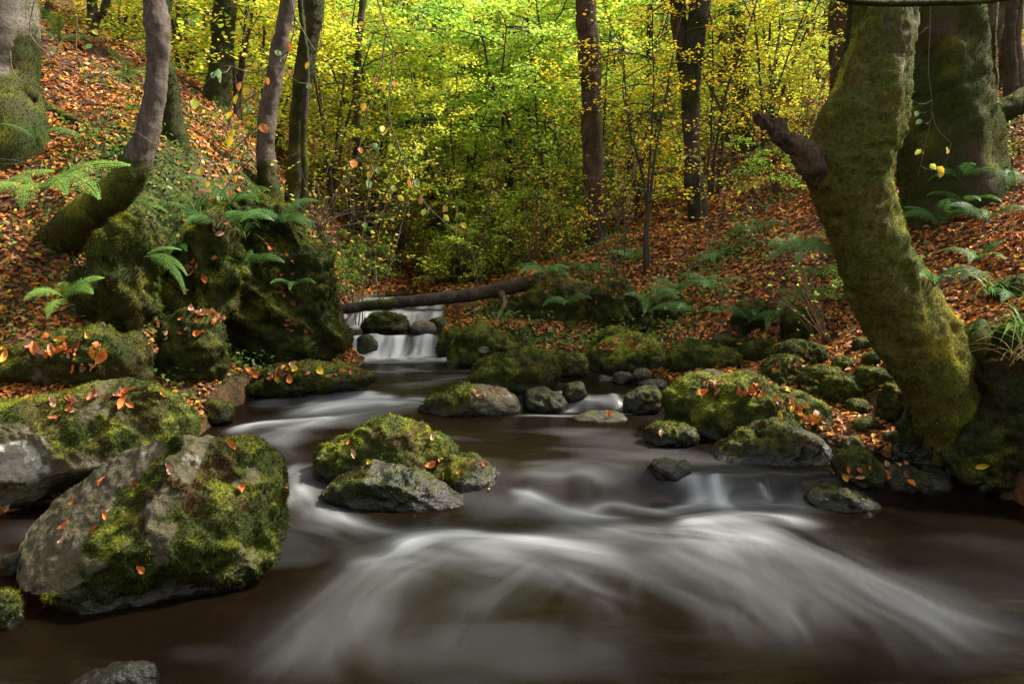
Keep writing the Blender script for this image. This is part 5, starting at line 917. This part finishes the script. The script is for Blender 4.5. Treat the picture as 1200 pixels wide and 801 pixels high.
def hanging(label, Y, strands, leaves, seed, mat):
    rg = np.random.default_rng(seed); r = empty('hanging_branch', at(strands[0][0][0], strands[0][0][1], Y)); tag(r, label, 'branch'); L_ = np.array(r.location)
    geo = [strand(s, Y, .0045, .0018) for s in strands]; cent = np.vstack([g[0] for g in geo]); P, D, N, S, C, tw = [], [], [], [], [], []
    for px, py, c, s in leaves:
        p = at(px, py, Y + rg.normal(0, .12)); k = np.linalg.norm(cent - p, axis=1).argmin(); q = cent[k] + (p - cent[k]) * np.linspace(0, 1, 4)[:, None] + np.array([0, 0, -.03]) * (np.linspace(0, 1, 4) * (1 - np.linspace(0, 1, 4)))[:, None] * 4
        tw.append(tube(q, np.linspace(.0026, .0014, 4), 4, cap=False)); ln = s / FPX * Y * 1.1
        d = unit((p - cent[k]) * [1, 0, 1] + np.array([0, 0, -.08]) + rg.normal(0, .02, 3)); n = unit(np.array([rg.normal(0, .4), -1, rg.normal(.3, .3)])); d = unit(d - (d @ n) * n); P.append(p); D.append(d); N.append(n); S.append(ln); C.append(np.array(LCOL[c]) * rg.uniform(.85, 1.15))
    V, F = merge(geo + tw); mk('twig', V - L_, F, mat, r)
    for i in range(len(P)):
        V, F, c = leaf_mesh(np.array([P[i] - L_]), np.array([D[i]]), np.array([N[i]]), [S[i]], np.array([C[i]]), .7, .08); mk('leaf', V, F, M_LEAF, r, colr=c)
hanging('hanging twig with yellow and orange leaves in front of the pale leaning trunk', 4.6, [[(330, -40), (345, 20), (338, 60), (325, 90), (300, 130), (290, 175, .1), (300, 200, .1)], [(338, 60), (300, 85), (262, 78), (232, 108)], [(300, 110), (275, 130), (262, 165)], [(300, 150), (262, 185), (238, 192)], [(296, 185), (275, 205), (258, 228)], [(345, 20), (372, 60), (378, 20)]], HL, 1, M_BARK_PALE)
hanging('hanging twig with yellow, orange and pale green leaves left of centre', 4.4, [[(430, -40), (448, 20), (460, 60), (455, 130), (465, 165), (480, 205), (500, 240), (530, 268)], [(452, 40), (445, 90), (430, 130), (420, 180)], [(457, 140), (440, 180), (432, 215)], [(470, 180), (458, 210), (456, 228)]], HR, 2, M_BARK_PALE)
hanging('long pale bare twig looping across the upper left leaf slope', 5.2, [[(45, -20), (35, 30), (40, 48), (60, 65), (90, 78), (130, 68), (160, 40), (175, 5)], [(12, 60), (14, 80), (25, 95), (50, 104), (52, 125), (62, 138)], [(90, 20), (90, 60), (105, 90), (140, 70)]], [(66, 55, 'tl', 8), (75, 50, 'gd', 8), (108, 52, 'tl', 8), (96, 78, 'yl', 8), (108, 35, 'yg', 8)], 3, M_BARK_PALE)
hanging('pale hanging stem in front of the thick mossy trunk', 6.6, [[(1090, -30), (1090, 30), (1088, 80), (1092, 120), (1090, 145), (1084, 170), (1076, 205)], [(1092, 130), (1098, 150), (1115, 168)], [(1090, 30), (1075, 42)]], [(1080, 175, 'yg', 8), (1110, 172, 'yl', 9), (1098, 195, 'yl', 10), (1090, 192, 'yg', 9), (1104, 200, 'gd', 9), (1075, 130, 'tl', 8), (1070, 118, 'tl', 8), (1080, 140, 'tl', 8)], 4, M_BARK_PALE)
hanging('pale bare whips arching over the slope left of the broken limb', 8.6, [[(800, 70), (812, 60), (822, 90), (830, 130), (815, 170), (800, 190)], [(850, 180), (870, 220), (895, 245), (910, 280), (925, 320), (945, 350)], [(880, 110), (862, 150), (850, 185), (835, 178)], [(770, 90), (790, 130), (800, 170), (820, 200)], [(905, 170), (860, 185), (820, 176), (790, 182)]], [(850, 200, 'gd', 6), (868, 222, 'yl', 6), (800, 190, 'yl', 6), (815, 172, 'gd', 6)], 5, M_BARK_PALE)
hanging('dark arching bare bough over the hollow left of centre', 12.5, [[(405, 180), (430, 140), (455, 112), (475, 102), (500, 105), (525, 125)], [(462, 108), (490, 118), (508, 140), (515, 165)], [(440, 128), (470, 145), (490, 160)]], [], 6, M_TWIG)
# grass tussocks
def tussock(label, px, py, Y, n, L, seed, pal=(.16, .28, .05), cat='grass'):
    rg = np.random.default_rng(seed); b = at(px, py, Y); V, F, C = [], [], []
    for i in range(n):
        a = rg.uniform(0, 2 * PI); e = rg.uniform(.5, 1.3); d = (math.cos(a) * math.cos(e), math.sin(a) * math.cos(e), math.sin(e)); p, _ = wand(rg.normal(0, .02, 3), d, L * rg.uniform(.6, 1.2), 1, rg, 1.9, .03, 8); s = unit(np.cross(np.array(d), [0, 0, 1.])); w = (.004 * np.array([.8, 1, 1, 1, .9, .7, .45, .05]))[:, None]
        o = len(V) * 16; V.append(np.stack([p - s * w, p + s * w], 1).reshape(-1, 3)); F += [[o + 2 * k, o + 2 * k + 1, o + 2 * k + 3, o + 2 * k + 2] for k in range(7)]; C.append(np.tile(np.array(pal) * rg.uniform(.6, 1.3), (16, 1)))
    o = mk('grass_tussock', np.concatenate(V), np.array(F), M_FERN, colr=np.concatenate(C)); o.location = [float(q) for q in b]; tag(o, label, cat)
tussock('long-bladed grass tuft drooping over the undercut bank at the right edge', 1195, 385, 4.6, 34, .42, 1); tussock('small grass tuft on the slope above the undercut bank', 1160, 340, 5.6, 22, .3, 2, (.10, .2, .04)); tussock('dead straw-coloured grass tuft hanging at the right edge', 1188, 420, 4.45, 14, .35, 3, (.32, .22, .08))
tussock('dark grass tuft on the crest of the left crag', 232, 245, 7.2, 30, .4, 4, (.07, .14, .03)); tussock('grass tuft hanging on the slanting mossy rib', 340, 285, 7.9, 26, .4, 5, (.08, .14, .03)); tussock('grass tuft on the low mossy cliff', 770, 350, 8.9, 26, .4, 6, (.09, .17, .04)); tussock('grass tuft on the knoll left of the brambles', 850, 345, 8.0, 26, .4, 7, (.08, .17, .04)); tussock('grass tuft between the crags on the left bank face', 285, 275, 7.4, 24, .4, 8, (.09, .16, .03))
# small evergreen ground plants, uncountable
rg = np.random.default_rng(31); n = 130000; Y = np.exp(rg.uniform(math.log(4), math.log(20), n)); x = Y * np.tan(rg.uniform(-.85, .85, n)); z = H(x, Y)
k = (sstep(fbm(P2(x * .8, Y * .8), 3, 41) + .4 * fbm(P2(x * 5, Y * 5), 2, 42), .12, .6) > rg.random(n)) & (chan(x, Y) < -.15); x, Y, z = x[k], Y[k], z[k]; n = len(x)
P = np.stack([x, Y, z + .01 + .16 * rg.random(n) ** 2], 1); N = unit(np.array([0, -.2, 1.]) + rg.normal(0, .6, (n, 3))); D = rg.normal(size=(n, 3)); D = unit(D - (D * N).sum(1, keepdims=True) * N)
V, F, C = leaf_mesh(P, D, N, (.012 + .0042 * Y) * rg.uniform(.7, 1.5, n), np.array([(.05, .12, .02), (.08, .17, .03), (.12, .2, .03), (.2, .24, .03)])[rg.integers(0, 4, n)], .55, .1)
gc = mk('ground_ivy', V, F, M_LEAF, colr=C, smooth=False); tag(gc, 'small green leafy plants creeping over the leaf slopes', 'ground cover', kind='stuff')
# ------------------------------------------------------------------ light
w = bpy.data.worlds.new('World'); scene.world = w; w.use_nodes = True; nt = w.node_tree; nt.nodes.clear()
sky = nt.nodes.new('ShaderNodeTexSky'); sky.sky_type = 'NISHITA'; sky.sun_disc = False
SUN_EL, SUN_AZ = math.radians(50), math.radians(72)      # azimuth from +Y towards +X
sky.sun_elevation = SUN_EL; sky.sun_rotation = SUN_AZ; sky.air_density = 1.0; sky.dust_density = 3.0
bg = nt.nodes.new('ShaderNodeBackground'); bg.inputs['Strength'].default_value = .11
ow = nt.nodes.new('ShaderNodeOutputWorld'); hs = nt.nodes.new('ShaderNodeHueSaturation'); hs.inputs['Saturation'].default_value = .4; nt.links.new(sky.outputs[0], hs.inputs['Color'])
wm_ = nt.nodes.new('ShaderNodeMixRGB'); wm_.blend_type = 'MULTIPLY'; wm_.inputs[0].default_value = 1; wm_.inputs[2].default_value = (1, .95, .87, 1); nt.links.new(hs.outputs[0], wm_.inputs[1]); nt.links.new(wm_.outputs[0], bg.inputs[0]); nt.links.new(bg.outputs[0], ow.inputs[0])
sd = bpy.data.lights.new('sun', 'SUN'); sun = bpy.data.objects.new('sun', sd); col.objects.link(sun)
sd.energy = 4.0; sd.angle = math.radians(5); sd.color = (1, .92, .78)
sv = Vector((math.sin(SUN_AZ) * math.cos(SUN_EL), math.cos(SUN_AZ) * math.cos(SUN_EL), math.sin(SUN_EL)))
sun.rotation_euler = sv.to_track_quat('Z', 'Y').to_euler(); sun.location = sv * 60
vs = scene.view_settings; vs.view_transform = 'Standard'; vs.look = 'None'; vs.exposure = EXPOSURE if 'EXPOSURE' in globals() else .6; vs.gamma = 1; vs.use_curve_mapping = False
scene.render.engine = 'CYCLES'; cy = scene.cycles
cy.max_bounces = 6; cy.diffuse_bounces = 3; cy.glossy_bounces = 2; cy.transmission_bounces = 4; cy.transparent_max_bounces = 8
cy.caustics_reflective = False; cy.caustics_refractive = False; cy.use_denoising = True; cy.sample_clamp_indirect = 3; cy.sample_clamp_direct = 1.3
try: cy.denoiser = 'OPENIMAGEDENOISE'
except Exception: pass
scene.render.film_transparent = False
